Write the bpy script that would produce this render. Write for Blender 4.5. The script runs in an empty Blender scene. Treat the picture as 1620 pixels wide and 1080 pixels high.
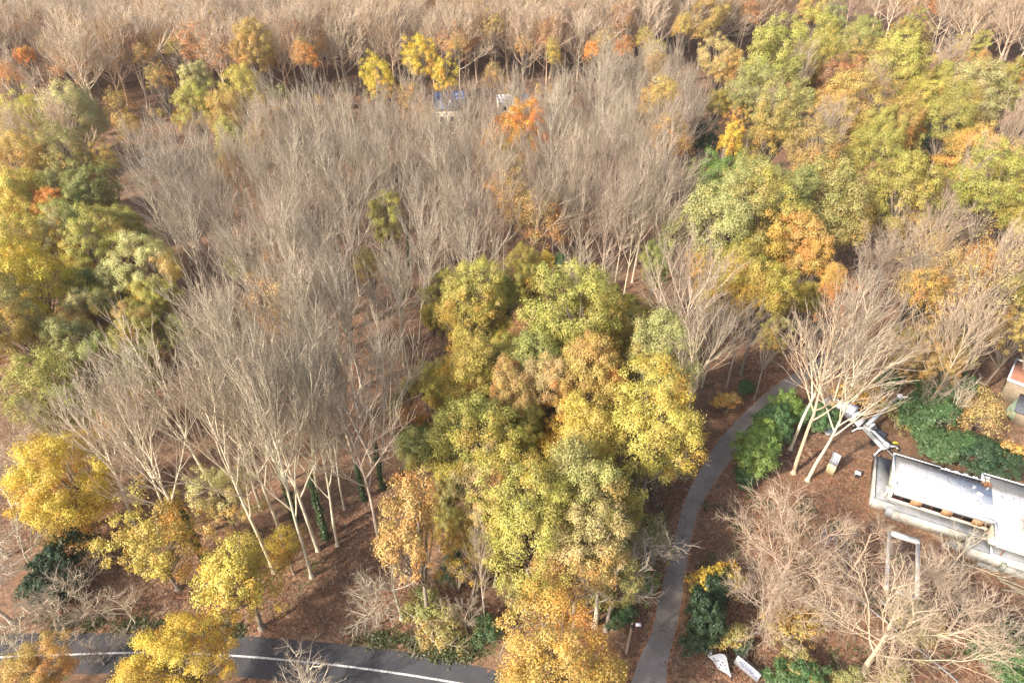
import bpy, math, random
import numpy as np
from mathutils import Vector, Quaternion

# ------------------------------------------------------------------ camera, sky, sun, exposure
SC = bpy.context.scene
COL = SC.collection
PITCH, FPX, CAM_H = math.radians(38), 1080.0, 80.0
cam = bpy.data.cameras.new('camera'); cam_o = bpy.data.objects.new('camera', cam); COL.objects.link(cam_o)
cam.sensor_width = 36; cam.lens = 24; cam.clip_end = 3000; cam.clip_start = 1
cam_o.location = (0, 0, CAM_H); cam_o.rotation_euler = (math.pi/2 - PITCH, 0, 0)
SC.camera = cam_o
SUN_EL, SUN_AZ = math.radians(36), math.radians(-126)      # azimuth clockwise from +Y: left and a little behind the camera
world = bpy.data.worlds.new('World'); SC.world = world; world.use_nodes = True
wn = world.node_tree.nodes; wl = world.node_tree.links
sky = wn.new('ShaderNodeTexSky'); sky.sky_type = 'NISHITA'; sky.sun_disc = False
sky.sun_elevation = SUN_EL; sky.sun_rotation = SUN_AZ; sky.air_density = 1.0; sky.dust_density = 4.0
wl.new(sky.outputs[0], wn['Background'].inputs[0]); wn['Background'].inputs[1].default_value = 0.14
sl = bpy.data.lights.new('sun', 'SUN'); sl.energy = 4.0; sl.angle = math.radians(2.5); sl.color = (1, .91, .78)
so = bpy.data.objects.new('sun', sl); COL.objects.link(so)
to_sun = Vector((math.sin(SUN_AZ)*math.cos(SUN_EL), math.cos(SUN_AZ)*math.cos(SUN_EL), math.sin(SUN_EL)))
so.rotation_euler = to_sun.to_track_quat('Z', 'Y').to_euler(); so.location = (-60, -60, 120)
SC.view_settings.view_transform = 'Standard'; SC.view_settings.look = 'None'
SC.view_settings.exposure = 0.88; SC.view_settings.gamma = 1
SC.render.engine = 'CYCLES'
SC.cycles.max_bounces = 6; SC.cycles.diffuse_bounces = 3; SC.cycles.transmission_bounces = 3; SC.cycles.transparent_max_bounces = 4
SC.cycles.use_denoising = True; SC.cycles.denoiser = 'OPENIMAGEDENOISE'; SC.cycles.denoising_input_passes = 'RGB_ALBEDO_NORMAL'; SC.cycles.denoising_prefilter = 'NONE'

# ------------------------------------------------------------------ helpers
CP, SP = math.cos(PITCH), math.sin(PITCH)
def G(x, y, z=0.0):
    """photo pixel -> point of the world on the level z"""
    u = (x-810)/FPX; v = (y-540)/FPX; t = (CAM_H-z)/(SP+v*CP)
    return Vector((u*t, t*(CP-v*SP), z))
def depth(p): return p.y*CP + (CAM_H-p.z)*SP
def px(p):
    t = depth(p); return 810+FPX*p.x/t, 540+FPX*((CAM_H-p.z)*CP - p.y*SP)/t

def mesh_quads(name, V, F, mats, smooth=False, tint=None, midx=None):
    me = bpy.data.meshes.new(name)
    V = np.asarray(V, np.float32); F = np.asarray(F, np.int32)
    me.vertices.add(len(V)); me.vertices.foreach_set('co', V.ravel())
    me.loops.add(F.size); me.loops.foreach_set('vertex_index', F.ravel())
    me.polygons.add(len(F)); me.polygons.foreach_set('loop_start', np.arange(0, F.size, 4, dtype=np.int32))
    if smooth: me.polygons.foreach_set('use_smooth', np.ones(len(F), bool))
    for m in (mats if isinstance(mats, (list, tuple)) else [mats]): me.materials.append(m)
    if midx is not None: me.polygons.foreach_set('material_index', np.asarray(midx, np.int32))
    if tint is not None:
        a = me.attributes.new('tint', 'FLOAT_COLOR', 'FACE'); t = np.ones((len(F), 4), np.float32)
        t[:, :tint.shape[1]] = tint; a.data.foreach_set('color', t.ravel())
    me.update(calc_edges=True)
    return me

class MB:
    """collects quads (boxes, tubes, sheets) and links them as one mesh object"""
    def __init__(s): s.V = []; s.F = []; s.T = []; s.n = 0
    def add(s, V, F, t=None):
        V = np.asarray(V, float); F = np.asarray(F, int)
        s.V.append(V); s.F.append(F+s.n); s.n += len(V)
        s.T.append(np.zeros((len(F), 3)) if t is None else np.broadcast_to(np.asarray(t, float), (len(F), 3)))
        return s
    def hexa(s, P):   # 8 points: bottom ring 0-3 counter-clockwise from above, top ring 4-7
        return s.add(P, [(3,2,1,0),(4,5,6,7),(0,1,5,4),(1,2,6,5),(2,3,7,6),(3,0,4,7)])
    def box(s, x0, x1, y0, y1, z0, z1):
        x0, x1 = min(x0,x1), max(x0,x1); y0, y1 = min(y0,y1), max(y0,y1); z0, z1 = min(z0,z1), max(z0,z1)
        return s.hexa([(x0,y0,z0),(x1,y0,z0),(x1,y1,z0),(x0,y1,z0),(x0,y0,z1),(x1,y0,z1),(x1,y1,z1),(x0,y1,z1)])
    def prism(s, poly, z0, z1):   # quad polygon, counter-clockwise from above
        return s.hexa([(x,y,z0) for x,y in poly]+[(x,y,z1) for x,y in poly])
    def beam(s, a, b, w, h, up=(0,0,1)):
        a = np.array(a, float); b = np.array(b, float); d = b-a; d /= np.linalg.norm(d)
        u = np.cross(d, up); u /= np.linalg.norm(u); v = np.cross(u, d); P = []
        u = u*w/2; v = v*h/2
        return s.hexa([a-u-v, a+u-v, b+u-v, b-u-v, a-u+v, a+u+v, b+u+v, b-u+v])
    def tube(s, pts, rad, k=6, t=None, cap=False):
        pts = np.asarray(pts, float); n = len(pts); rad = np.broadcast_to(np.asarray(rad, float), (n,))
        d = np.gradient(pts, axis=0); d /= np.linalg.norm(d, axis=1)[:, None]+1e-9
        ref = np.array([1.,0,0]) if abs(d[0][0]) < .8 else np.array([0,1.,0])
        u = np.cross(d, ref); u /= np.linalg.norm(u, axis=1)[:, None]+1e-9; v = np.cross(d, u)
        a = np.arange(k)*2*math.pi/k
        R = pts[:, None]+rad[:, None, None]*(np.cos(a)[None, :, None]*u[:, None]+np.sin(a)[None, :, None]*v[:, None])
        i = np.arange(n-1)[:, None]*k; j = np.arange(k)[None]; jn = (j+1) % k
        F = np.stack([i+j, i+jn, i+k+jn, i+k+j], -1).reshape(-1, 4)
        s.add(R.reshape(-1, 3), F, t)
        if cap and k % 2 == 0:
            for o in (0, (n-1)*k):
                s.add(R.reshape(-1,3)[o:o+k], [(0, q, q+1, q+2) for q in range(1, k-2, 2)])
        return s
    def mesh(s, name, mats, smooth=False):
        return mesh_quads(name, np.concatenate(s.V), np.concatenate(s.F), mats, smooth, np.concatenate(s.T))
    def build(s, name, mat, parent=None, smooth=False):
        return link(name, s.mesh(name, mat, smooth), parent)

def link(name, me, parent=None):
    o = bpy.data.objects.new(name, me); COL.objects.link(o)
    if parent is not None: o.parent = parent
    return o
def tag(o, label, cat, group=None):
    o['label'] = label; o['category'] = cat
    if group: o['group'] = group
    return o
def thing(name, label, cat, loc=(0,0,0), rz=0, group=None):
    o = bpy.data.objects.new(name, None); COL.objects.link(o); o.location = loc; o.rotation_euler = (0,0,rz)
    return tag(o, label, cat, group)

# ------------------------------------------------------------------ materials
def newmat(name):
    m = bpy.data.materials.new(name); m.use_nodes = True; nt = m.node_tree
    return m, nt, nt.nodes['Principled BSDF']
def N(nt, kind, **kw):
    n = nt.nodes.new(kind)
    for k, v in kw.items():
        if k in n.inputs: n.inputs[k].default_value = v
        else: setattr(n, k, v)
    return n
def ramp(nt, src, stops, interp='LINEAR'):
    r = nt.nodes.new('ShaderNodeValToRGB'); r.color_ramp.interpolation = interp
    e = r.color_ramp.elements
    while len(e) < len(stops): e.new(.5)
    for q, (p, c) in zip(e, stops):
        q.position = p; q.color = (c, c, c, 1) if not hasattr(c, '__len__') else (*c, 1)
    nt.links.new(src, r.inputs[0]); return r.outputs[0]
def mixc(nt, fac, a, b, mode='MIX'):
    m = nt.nodes.new('ShaderNodeMix'); m.data_type = 'RGBA'; m.blend_type = mode
    for s, v in ((m.inputs[0], fac), (m.inputs[6], a), (m.inputs[7], b)):
        if isinstance(v, bpy.types.NodeSocket): nt.links.new(v, s)
        else: s.default_value = v if not hasattr(v, '__len__') else ((*v, 1) if len(v) == 3 else v)
    return m.outputs[2]
def noise(nt, scale, detail=4, vec=None, rough=.6):
    n = N(nt, 'ShaderNodeTexNoise', Scale=scale, Detail=detail, Roughness=rough)
    if vec is not None: nt.links.new(vec, n.inputs['Vector'])
    return n.outputs[0]
def coords(nt, kind='Object'): return nt.nodes.new('ShaderNodeTexCoord').outputs[kind]

def simple(name, c, rough=.8, var=.18, scale=1.5, spec=.3, metal=0, bump=0):
    m, nt, b = newmat(name); v = coords(nt)
    f = noise(nt, scale, 6, v)
    col = mixc(nt, ramp(nt, f, [(.3, 0.), (.7, 1.)]), tuple(x*(1-var) for x in c), tuple(min(1, x*(1+var)) for x in c))
    nt.links.new(col, b.inputs['Base Color']); b.inputs['Roughness'].default_value = rough
    b.inputs['Specular IOR Level'].default_value = spec; b.inputs['Metallic'].default_value = metal
    if bump:
        bp = N(nt, 'ShaderNodeBump', Strength=bump, Distance=.05); nt.links.new(noise(nt, scale*8, 4, v), bp.inputs['Height'])
        nt.links.new(bp.outputs[0], b.inputs['Normal'])
    return m

def leaf_material():
    m, nt, b = newmat('leaves'); L = nt.links
    oi = nt.nodes.new('ShaderNodeObjectInfo'); at = N(nt, 'ShaderNodeAttribute', attribute_name='tint')
    sep = nt.nodes.new('ShaderNodeSeparateColor'); L.new(at.outputs['Color'], sep.inputs[0])
    # part of the sprays has turned: share given by the alpha of the object colour
    lt = N(nt, 'ShaderNodeMath', operation='LESS_THAN'); L.new(sep.outputs[2], lt.inputs[0]); L.new(oi.outputs['Alpha'], lt.inputs[1])
    turned = mixc(nt, 1.0, oi.outputs['Color'], (1.16, .87, .60), 'MULTIPLY')
    col = mixc(nt, lt.outputs[0], oi.outputs['Color'], turned)
    hs = nt.nodes.new('ShaderNodeHueSaturation'); L.new(col, hs.inputs['Color'])
    def rng_map(src, a, c):
        r = N(nt, 'ShaderNodeMapRange'); L.new(src, r.inputs[0]); r.inputs[3].default_value = a; r.inputs[4].default_value = c; return r.outputs[0]
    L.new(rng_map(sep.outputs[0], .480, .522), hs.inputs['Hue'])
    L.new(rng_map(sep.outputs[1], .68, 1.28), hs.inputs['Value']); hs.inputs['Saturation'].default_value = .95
    nt.nodes.remove(b)
    d = nt.nodes.new('ShaderNodeBsdfDiffuse'); t = nt.nodes.new('ShaderNodeBsdfTranslucent'); g = N(nt, 'ShaderNodeBsdfGlossy', Roughness=.5)
    L.new(hs.outputs[0], d.inputs[0]); L.new(hs.outputs[0], t.inputs[0])
    m1 = N(nt, 'ShaderNodeMixShader'); m1.inputs[0].default_value = .3; L.new(d.outputs[0], m1.inputs[1]); L.new(t.outputs[0], m1.inputs[2])
    m2 = N(nt, 'ShaderNodeMixShader'); m2.inputs[0].default_value = .04; L.new(m1.outputs[0], m2.inputs[1]); L.new(g.outputs[0], m2.inputs[2])
    L.new(m2.outputs[0], nt.nodes['Material Output'].inputs[0])
    return m
def bark_material(name, twig):
    """object colour = bark; finer branches (tint red channel) take the twig colour"""
    m, nt, b = newmat(name); L = nt.links
    oi = nt.nodes.new('ShaderNodeObjectInfo'); at = N(nt, 'ShaderNodeAttribute', attribute_name='tint')
    sep = nt.nodes.new('ShaderNodeSeparateColor'); L.new(at.outputs['Color'], sep.inputs[0])
    c = mixc(nt, sep.outputs[0], oi.outputs['Color'], twig)
    v = coords(nt); f = ramp(nt, noise(nt, 3, 5, v), [(.3, .72), (.7, 1.12)])
    L.new(mixc(nt, 1.0, c, f, 'MULTIPLY'), b.inputs['Base Color'])
    b.inputs['Roughness'].default_value = .9; b.inputs['Specular IOR Level'].default_value = .15
    return m
M_LEAF = leaf_material()
M_ASH = bark_material('ash_bark', (.40, .325, .25))
M_BEECH = bark_material('beech_bark', (.56, .44, .325))
M_OAK = bark_material('oak_bark', (.26, .20, .15))
M_WHITE = simple('white_paint', (.78, .79, .8), .5, .06, 2)
M_RIM = simple('chalky_rim', (.74, .72, .67), .9, .25, 1.2)
M_CLOTH = simple('banner_cloth', (.40, .42, .46), .6, .1, 2)
M_CONC = simple('weathered_concrete', (.33, .32, .29), .9, .45, .8, bump=.3)
M_CONCL = simple('pale_render', (.48, .46, .41), .9, .42, .7)
M_TERR = simple('terrace_paving', (.27, .28, .30), .85, .38, .5)
M_PLY = simple('plywood', (.47, .27, .14), .8, .22, 2.2)
M_DARK = simple('dark_flashing', (.035, .035, .04), .7, .2, 2)
M_WOOD = simple('old_timber', (.30, .24, .17), .9, .25, 3)
M_STEEL = simple('grey_steel', (.42, .43, .44), .45, .15, 2, .5, .2)
M_TYRE = simple('black_rubber', (.02, .02, .02), .8, .2, 4)
M_BLUE = simple('dark_blue_print', (.05, .07, .19), .6, .1, 2)
M_GLASS = simple('dark_glass', (.03, .03, .035), .12, .3, 1, .5)
M_RUST = simple('rusty_iron', (.22, .10, .06), .9, .3, 3)
M_CREAM = simple('cream_wall', (.72, .66, .52), .85, .1, 1)
M_SLATE = simple('slate_roof', (.12, .13, .16), .7, .25, 2)
M_TERRA = simple('terracotta_tiles', (.34, .16, .11), .85, .25, 1.5)
M_TARP = simple('green_tarpaulin', (.28, .36, .25), .7, .15, 1)
M_SOLAR = simple('solar_panel', (.05, .09, .24), .3, .2, 1, .5)
M_GREENISH = simple('algae_plaster', (.33, .34, .29), .9, .25, 1)
M_YELLOW = simple('faded_yellow_print', (.62, .54, .32), .7, .15, 2)

# ------------------------------------------------------------------ ground and roads
def ground_material():
    m, nt, b = newmat('leaf_litter'); L = nt.links; v = coords(nt)
    vo = N(nt, 'ShaderNodeTexVoronoi', Scale=3.2); L.new(v, vo.inputs['Vector'])
    sp = nt.nodes.new('ShaderNodeSeparateColor'); L.new(vo.outputs['Color'], sp.inputs[0])
    leaf = ramp(nt, sp.outputs[0], [(0, (.05, .03, .024)), (.3, (.145, .074, .048)), (.6, (.225, .118, .074)), (.85, (.31, .18, .115)), (1, (.36, .26, .18))])
    big = ramp(nt, noise(nt, .09, 5, v), [(.35, 0.), (.62, 1.)])
    soil = mixc(nt, ramp(nt, noise(nt, 1.1, 6, v), [(.3, 0.), (.7, 1.)]), (.075, .05, .036), (.15, .095, .066))
    c = mixc(nt, ramp(nt, noise(nt, .35, 6, v, .7), [(.30, .0), (.52, 1.)]), soil, leaf)
    c = mixc(nt, big, c, mixc(nt, .55, c, (.30, .19, .12)))
    moss = ramp(nt, noise(nt, .16, 7, v, .72), [(.57, 0.), (.66, .75)])
    c = mixc(nt, moss, c, mixc(nt, noise(nt, 3, 3, v), (.05, .075, .025), (.13, .13, .05)))
    c = mixc(nt, ramp(nt, noise(nt, .055, 6, v, .68), [(.52, 0.), (.62, .6)]), c, (.085, .06, .045))
    L.new(c, b.inputs['Base Color']); b.inputs['Roughness'].default_value = .95; b.inputs['Specular IOR Level'].default_value = .1
    bp = N(nt, 'ShaderNodeBump', Strength=.9, Distance=.12); L.new(noise(nt, 2.2, 8, v, .75), bp.inputs['Height']); L.new(bp.outputs[0], b.inputs['Normal'])
    return m
g = MB(); xs = np.linspace(-900, 900, 46); ys = np.linspace(-250, 1300, 40)
X, Y = np.meshgrid(xs, ys); nx = len(xs)
gi = np.array([(r*nx+c, r*nx+c+1, (r+1)*nx+c+1, (r+1)*nx+c) for r in range(len(ys)-1) for c in range(nx-1)])
g.add(np.stack([X.ravel(), Y.ravel(), np.zeros(X.size)], 1), gi)
go = g.build('ground', ground_material()); go['kind'] = 'structure'

def asphalt(name, c, litter):
    m, nt, b = newmat(name); L = nt.links; v = coords(nt)
    col = mixc(nt, ramp(nt, noise(nt, .5, 7, v, .7), [(.3, 0.), (.7, 1.)]), tuple(x*.8 for x in c), tuple(x*1.22 for x in c))
    col = mixc(nt, ramp(nt, noise(nt, 14, 3, v), [(.45, 0.), (.75, .35)]), col, tuple(x*1.7 for x in c))
    cr_ = N(nt, 'ShaderNodeTexVoronoi', Scale=.45, feature='DISTANCE_TO_EDGE'); wv = nt.nodes.new('ShaderNodeVectorMath'); wv.operation = 'ADD'
    nz = N(nt, 'ShaderNodeTexNoise', Scale=1.2, Detail=4); L.new(v, nz.inputs['Vector']); L.new(v, wv.inputs[0]); L.new(nz.outputs['Color'], wv.inputs[1]); L.new(wv.outputs[0], cr_.inputs['Vector'])
    gate = ramp(nt, noise(nt, .12, 3, v), [(.48, 0.), (.56, .65)])
    ck = N(nt, 'ShaderNodeMath', operation='LESS_THAN'); L.new(cr_.outputs['Distance'], ck.inputs[0]); ck.inputs[1].default_value = .018
    mm = N(nt, 'ShaderNodeMath', operation='MULTIPLY'); L.new(ck.outputs[0], mm.inputs[0]); L.new(gate, mm.inputs[1])
    col = mixc(nt, mm.outputs[0], col, tuple(x*.35 for x in c))
    col = mixc(nt, ramp(nt, noise(nt, .07, 2, v, .4), [(.56, 0.), (.575, .4)]), col, tuple(x*.6 for x in c))
    # fallen leaves: thick at the edges of the strip (tint red = distance to the edge), odd ones further in
    at = N(nt, 'ShaderNodeAttribute', attribute_name='tint'); sp = nt.nodes.new('ShaderNodeSeparateColor'); L.new(at.outputs['Color'], sp.inputs[0])
    ad = N(nt, 'ShaderNodeMath', operation='MULTIPLY_ADD'); L.new(noise(nt, 1.3, 7, v, .75), ad.inputs[0]); ad.inputs[1].default_value = 1.5; L.new(sp.outputs[0], ad.inputs[2])
    r = N(nt, 'ShaderNodeMapRange'); L.new(ad.outputs[0], r.inputs[0]); r.inputs[1].default_value = litter; r.inputs[2].default_value = litter+.22
    vo = N(nt, 'ShaderNodeTexVoronoi', Scale=4.0); L.new(v, vo.inputs['Vector']); s2 = nt.nodes.new('ShaderNodeSeparateColor'); L.new(vo.outputs['Color'], s2.inputs[0])
    lf = ramp(nt, s2.outputs[0], [(0, (.09, .045, .03)), (.5, (.23, .11, .06)), (1, (.36, .2, .11))])
    th = N(nt, 'ShaderNodeMath', operation='LESS_THAN'); L.new(s2.outputs[1], th.inputs[0]); L.new(r.outputs[0], th.inputs[1])
    L.new(mixc(nt, th.outputs[0], col, lf), b.inputs['Base Color']); b.inputs['Roughness'].default_value = .85; b.inputs['Specular IOR Level'].default_value = .25
    bp = N(nt, 'ShaderNodeBump', Strength=.3, Distance=.02); L.new(noise(nt, 20, 4, v), bp.inputs['Height']); L.new(bp.outputs[0], b.inputs['Normal'])
    return m
def spline(P, n=14):
    P = [np.array(p, float) for p in P]; P = [2*P[0]-P[1]]+P+[2*P[-1]-P[-2]]; out = []
    for i in range(1, len(P)-2):
        for k in range(n):
            t = k/n; a, b, c, d = P[i-1:i+3]
            out.append(.5*((2*b)+(-a+c)*t+(2*a-5*b+4*c-d)*t*t+(-a+3*b-3*c+d)*t**3))
    out.append(P[-2]); return np.array(out)
def strip(name, left, right, z, mat, kind='structure', cols=9):
    L, R = spline(left), spline(right); n = len(L); b = MB(); V = []; 
    for i in range(n):
        for k in range(cols+1): p = L[i]+(R[i]-L[i])*k/cols; V.append((p[0], p[1], z))
    F = []; T = []
    for i in range(n-1):
        for k in range(cols):
            q = i*(cols+1)+k; F.append((q, q+cols+1, q+cols+2, q+1)); e = abs((k+.5)/cols-.5)*2; T.append((e**3, 0, 0))
    b.V.append(np.array(V)); b.F.append(np.array(F)[:, ::-1]); b.T.append(np.array(T)); b.n = len(V)
    o = b.build(name, mat); o['kind'] = kind; return o
def ground_line(pxs): return [G(x, y)[:2] for x, y in pxs]
M_ROAD = asphalt('road_asphalt', (.068, .068, .076), 1.5)
M_LANE = asphalt('lane_asphalt', (.25, .22, .20), 1.12)
strip('road', ground_line([(-300,1020),(0,1003),(180,1001),(360,1004),(540,1018),(660,1034),(770,1056),(880,1082),(1000,1120)]),
      ground_line([(-330,1092),(0,1070),(180,1065),(360,1069),(500,1084),(620,1102),(720,1124),(820,1152),(930,1200)]), .004, M_ROAD)
ml = [(-320,1060),(0,1039),(100,1035),(200,1032),(300,1033),(390,1038),(470,1045),(545,1053),(640,1066),(730,1081),(800,1094),(900,1125)]
c = np.array(spline(ground_line(ml), 8)); d = np.gradient(c, axis=0); d /= np.linalg.norm(d, axis=1)[:, None]; nn = np.stack([-d[:,1], d[:,0]], 1)
lm = MB(); w = .12; lv = np.concatenate([np.c_[c+nn*w, np.full(len(c), .008)], np.c_[c-nn*w, np.full(len(c), .008)]]); k = len(c)
lm.add(lv, [(i+k, i+k+1, i+1, i) for i in range(k-1)])
m, nt, b = newmat('road_line_paint'); v = coords(nt)
nt.links.new(mixc(nt, ramp(nt, noise(nt, 4, 6, v, .8), [(.42, 0.), (.56, 1.)]), (.3, .3, .31), (.75, .75, .74)), b.inputs['Base Color']); b.inputs['Roughness'].default_value = .7
lo = lm.build('road_marking', m); lo['kind'] = 'structure'
strip('lane', ground_line([(962,1140),(993,1072),(1006,1040),(1025,1000),(1035,955),(1050,900),(1066,840),(1080,790),(1104,740),(1136,690),(1180,645),(1225,606),(1275,575),(1335,535),(1370,470),(1390,400)]),
      ground_line([(1062,1140),(1062,1080),(1064,1040),(1074,1000),(1083,955),(1090,900),(1100,840),(1118,790),(1150,745),(1185,700),(1222,652),(1256,620),(1300,590),(1357,548),(1391,480),(1410,405)]), .010, M_LANE)
M_WET = simple('wet_mud', (.16, .15, .17), .18, .3, 2.5, .6)
for pl, w in (([(1292,862),(1299,853),(1303,842),(1304,832)], .3), ([(1305,864),(1313,854),(1317,842),(1317,831)], .32), ([(1344,915),(1336,885),(1324,862),(1321,840),(1320,830)], .2),
              ([(1356,905),(1348,886),(1336,862),(1332,845),(1330,829)], .28), ([(1357,848),(1350,843),(1343,838)], .3)):
    c = np.array(spline(ground_line(pl), 6)); d = np.gradient(c, axis=0); d /= np.linalg.norm(d, axis=1)[:, None]; nn = np.stack([-d[:,1], d[:,0]], 1)
    ww = (w*(.6+.5*np.abs(np.sin(np.arange(len(c))*1.7))))[:, None]; k = len(c); q = MB()
    q.add(np.concatenate([np.c_[c+nn*ww, np.full(k, .005)], np.c_[c-nn*ww, np.full(k, .005)]]), [(i+k, i+k+1, i+1, i) for i in range(k-1)])
    o = q.build('tyre_track', M_WET); o['kind'] = 'structure'

# ------------------------------------------------------------------ plant meshes
def perp(d, rng):
    r = rng.normal(size=3); r -= d*np.dot(r, d); return r/(np.linalg.norm(r)+1e-9)
def bough(mb, p, d, L, r0, r1, n, up, wig, rng, k, t):
    pts = [p]; d = d/np.linalg.norm(d); ds = [d]
    for i in range(n):
        d = d+np.array([0, 0, up/n])+rng.normal(size=3)*wig; d = d/np.linalg.norm(d)
        pts.append(pts[-1]+d*(L/n)); ds.append(d)
    mb.tube(pts, np.linspace(r0, r1, n+1), k, (t, rng.random(), 0))
    return np.array(pts), np.array(ds)
def at(pts, ds, f):
    q = f*(len(pts)-1); i = min(int(q), len(pts)-2); u = q-i
    return pts[i]*(1-u)+pts[i+1]*u, ds[i+1]
def split_dir(d, ang, rng):
    return d*math.cos(ang)+perp(d, rng)*math.sin(ang)
BARE = {  # height, trunk radius, share of the trunk that goes on as leader, limb start, limbs, limb angle, limb length, upward pull, counts
 'ash':   dict(H=29, r=.25, lead=.74, s0=.44, nl=10, ang=(.28,.62), ll=.40, up=.42, nb=7, nt=5, nf=1, wig=.065, tw=.034, ba=(.26,.55), ta=(.22,.5), bl=.52, tl=.50),
 'beech': dict(H=27, r=.26, lead=.74, s0=.36, nl=16, ang=(.34,.95), ll=.44, up=.5, nb=8, nt=6, nf=1, wig=.07, tw=.038, ba=(.3,.65), ta=(.25,.6), bl=.48, tl=.46),
 'wide':  dict(H=19, r=.36, lead=.50, s0=.34, nl=15, ang=(.6,1.25), ll=.58, up=.25, nb=9, nt=7, nf=3, wig=.16, tw=.024, ba=(.45,.9), ta=(.4,.9), bl=.46, tl=.42),
 'gnarly':dict(H=16, r=.26, lead=.62, s0=.30, nl=8, ang=(.6,1.2), ll=.46, up=.22, nb=7, nt=6, nf=3, wig=.18, tw=.026, ba=(.45,.9), ta=(.4,.9), bl=.46, tl=.42),
 'shrub': dict(H=4.5, r=.06, lead=.55, s0=.06, nl=11, ang=(.3,.85), ll=.75, up=.25, nb=6, nt=5, nf=2, wig=.12, tw=.013, ba=(.45,.9), ta=(.4,.9), bl=.46, tl=.42),
}
def bare_meshes(style, seed):
    S = BARE[style]; rng = np.random.default_rng(seed); H = S['H']
    tr, cr = MB(), MB()
    lean = np.array([rng.normal()*.04, rng.normal()*.04, 1.])
    n = 9; pts, ds = bough(tr, np.array([0, 0, -.15]), lean, H*S['lead'], S['r'], S['r']*.28, n, .05, .028 if style != 'gnarly' else .07, rng, 7, 0)
    tr.tube([(0,0,-.2),(0,0,.25),(0,0,.7)], [S['r']*1.7, S['r']*1.3, S['r']*1.0], 7)
    az = rng.random()*6.28
    for i in range(S['nl']):
        f = S['s0']+(1-S['s0'])*((i+.5)/S['nl'])**.85; f = min(f+rng.normal()*.02, .99)
        p, d = at(pts, ds, f); az += 2.4+rng.normal()*.35
        top = (f-S['s0'])/(1-S['s0']); ang = S['ang'][1]*(1-top)+S['ang'][0]*top*.75+rng.normal()*.08
        dd = np.array([math.cos(az)*math.sin(ang), math.sin(az)*math.sin(ang), math.cos(ang)])
        L = H*S['ll']*(1-.35*top)*(.8+.4*rng.random()); r = S['r']*((.48 if style in ('ash', 'beech') else .32)-.16*top)
        lp, ld = bough(cr, p, dd, L, r, r*.22, 7, S['up'], S['wig'], rng, 5, 0)
        for j in range(S['nb']):
            fb = .22+.78*(j+.6)/S['nb']; bp, bd = at(lp, ld, min(fb, .99))
            Lb = L*S['bl']*(1.15-.55*fb)*(.7+.6*rng.random()); rb = max(r*.44*(1-.5*fb), .03 if H < 15 else .042)
            bpt, bdd = bough(cr, bp, split_dir(bd, S['ba'][0]+(S['ba'][1]-S['ba'][0])*rng.random(), rng), Lb, rb, rb*.35, 4, S['up']*.8, S['wig']*1.2, rng, 4, .25)
            for k in range(S['nt']):
                ft = .2+.8*(k+.6)/S['nt']; tp, td = at(bpt, bdd, min(ft, .99))
                Lt = max(Lb*S['tl']*(.6+.8*rng.random()), .5 if H > 8 else .25)
                tp2, td2 = bough(cr, tp, split_dir(td, S['ta'][0]+(S['ta'][1]-S['ta'][0])*rng.random(), rng), Lt, S['tw'], S['tw']*.6, 2, S['up']*.7, S['wig']*1.3, rng, 3, .7)
                for q in range(S['nf']):
                    fp, fd = at(tp2, td2, .3+.65*rng.random()); Lf = Lt*(.45+.45*rng.random())
                    e = split_dir(fd, S['ta'][0]+(S['ta'][1]-S['ta'][0])*rng.random(), rng); e[2] += .25
                    cr.tube([fp, fp+e*Lf], [S['tw']*.75, S['tw']*.3], 3, (1, 0, 0))
    mat = {'ash': M_ASH, 'beech': M_BEECH, 'wide': M_BEECH, 'gnarly': M_ASH, 'shrub': M_ASH}[style]
    return tr.mesh('trunk', mat, True), cr.mesh('crown', mat, True)

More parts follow.
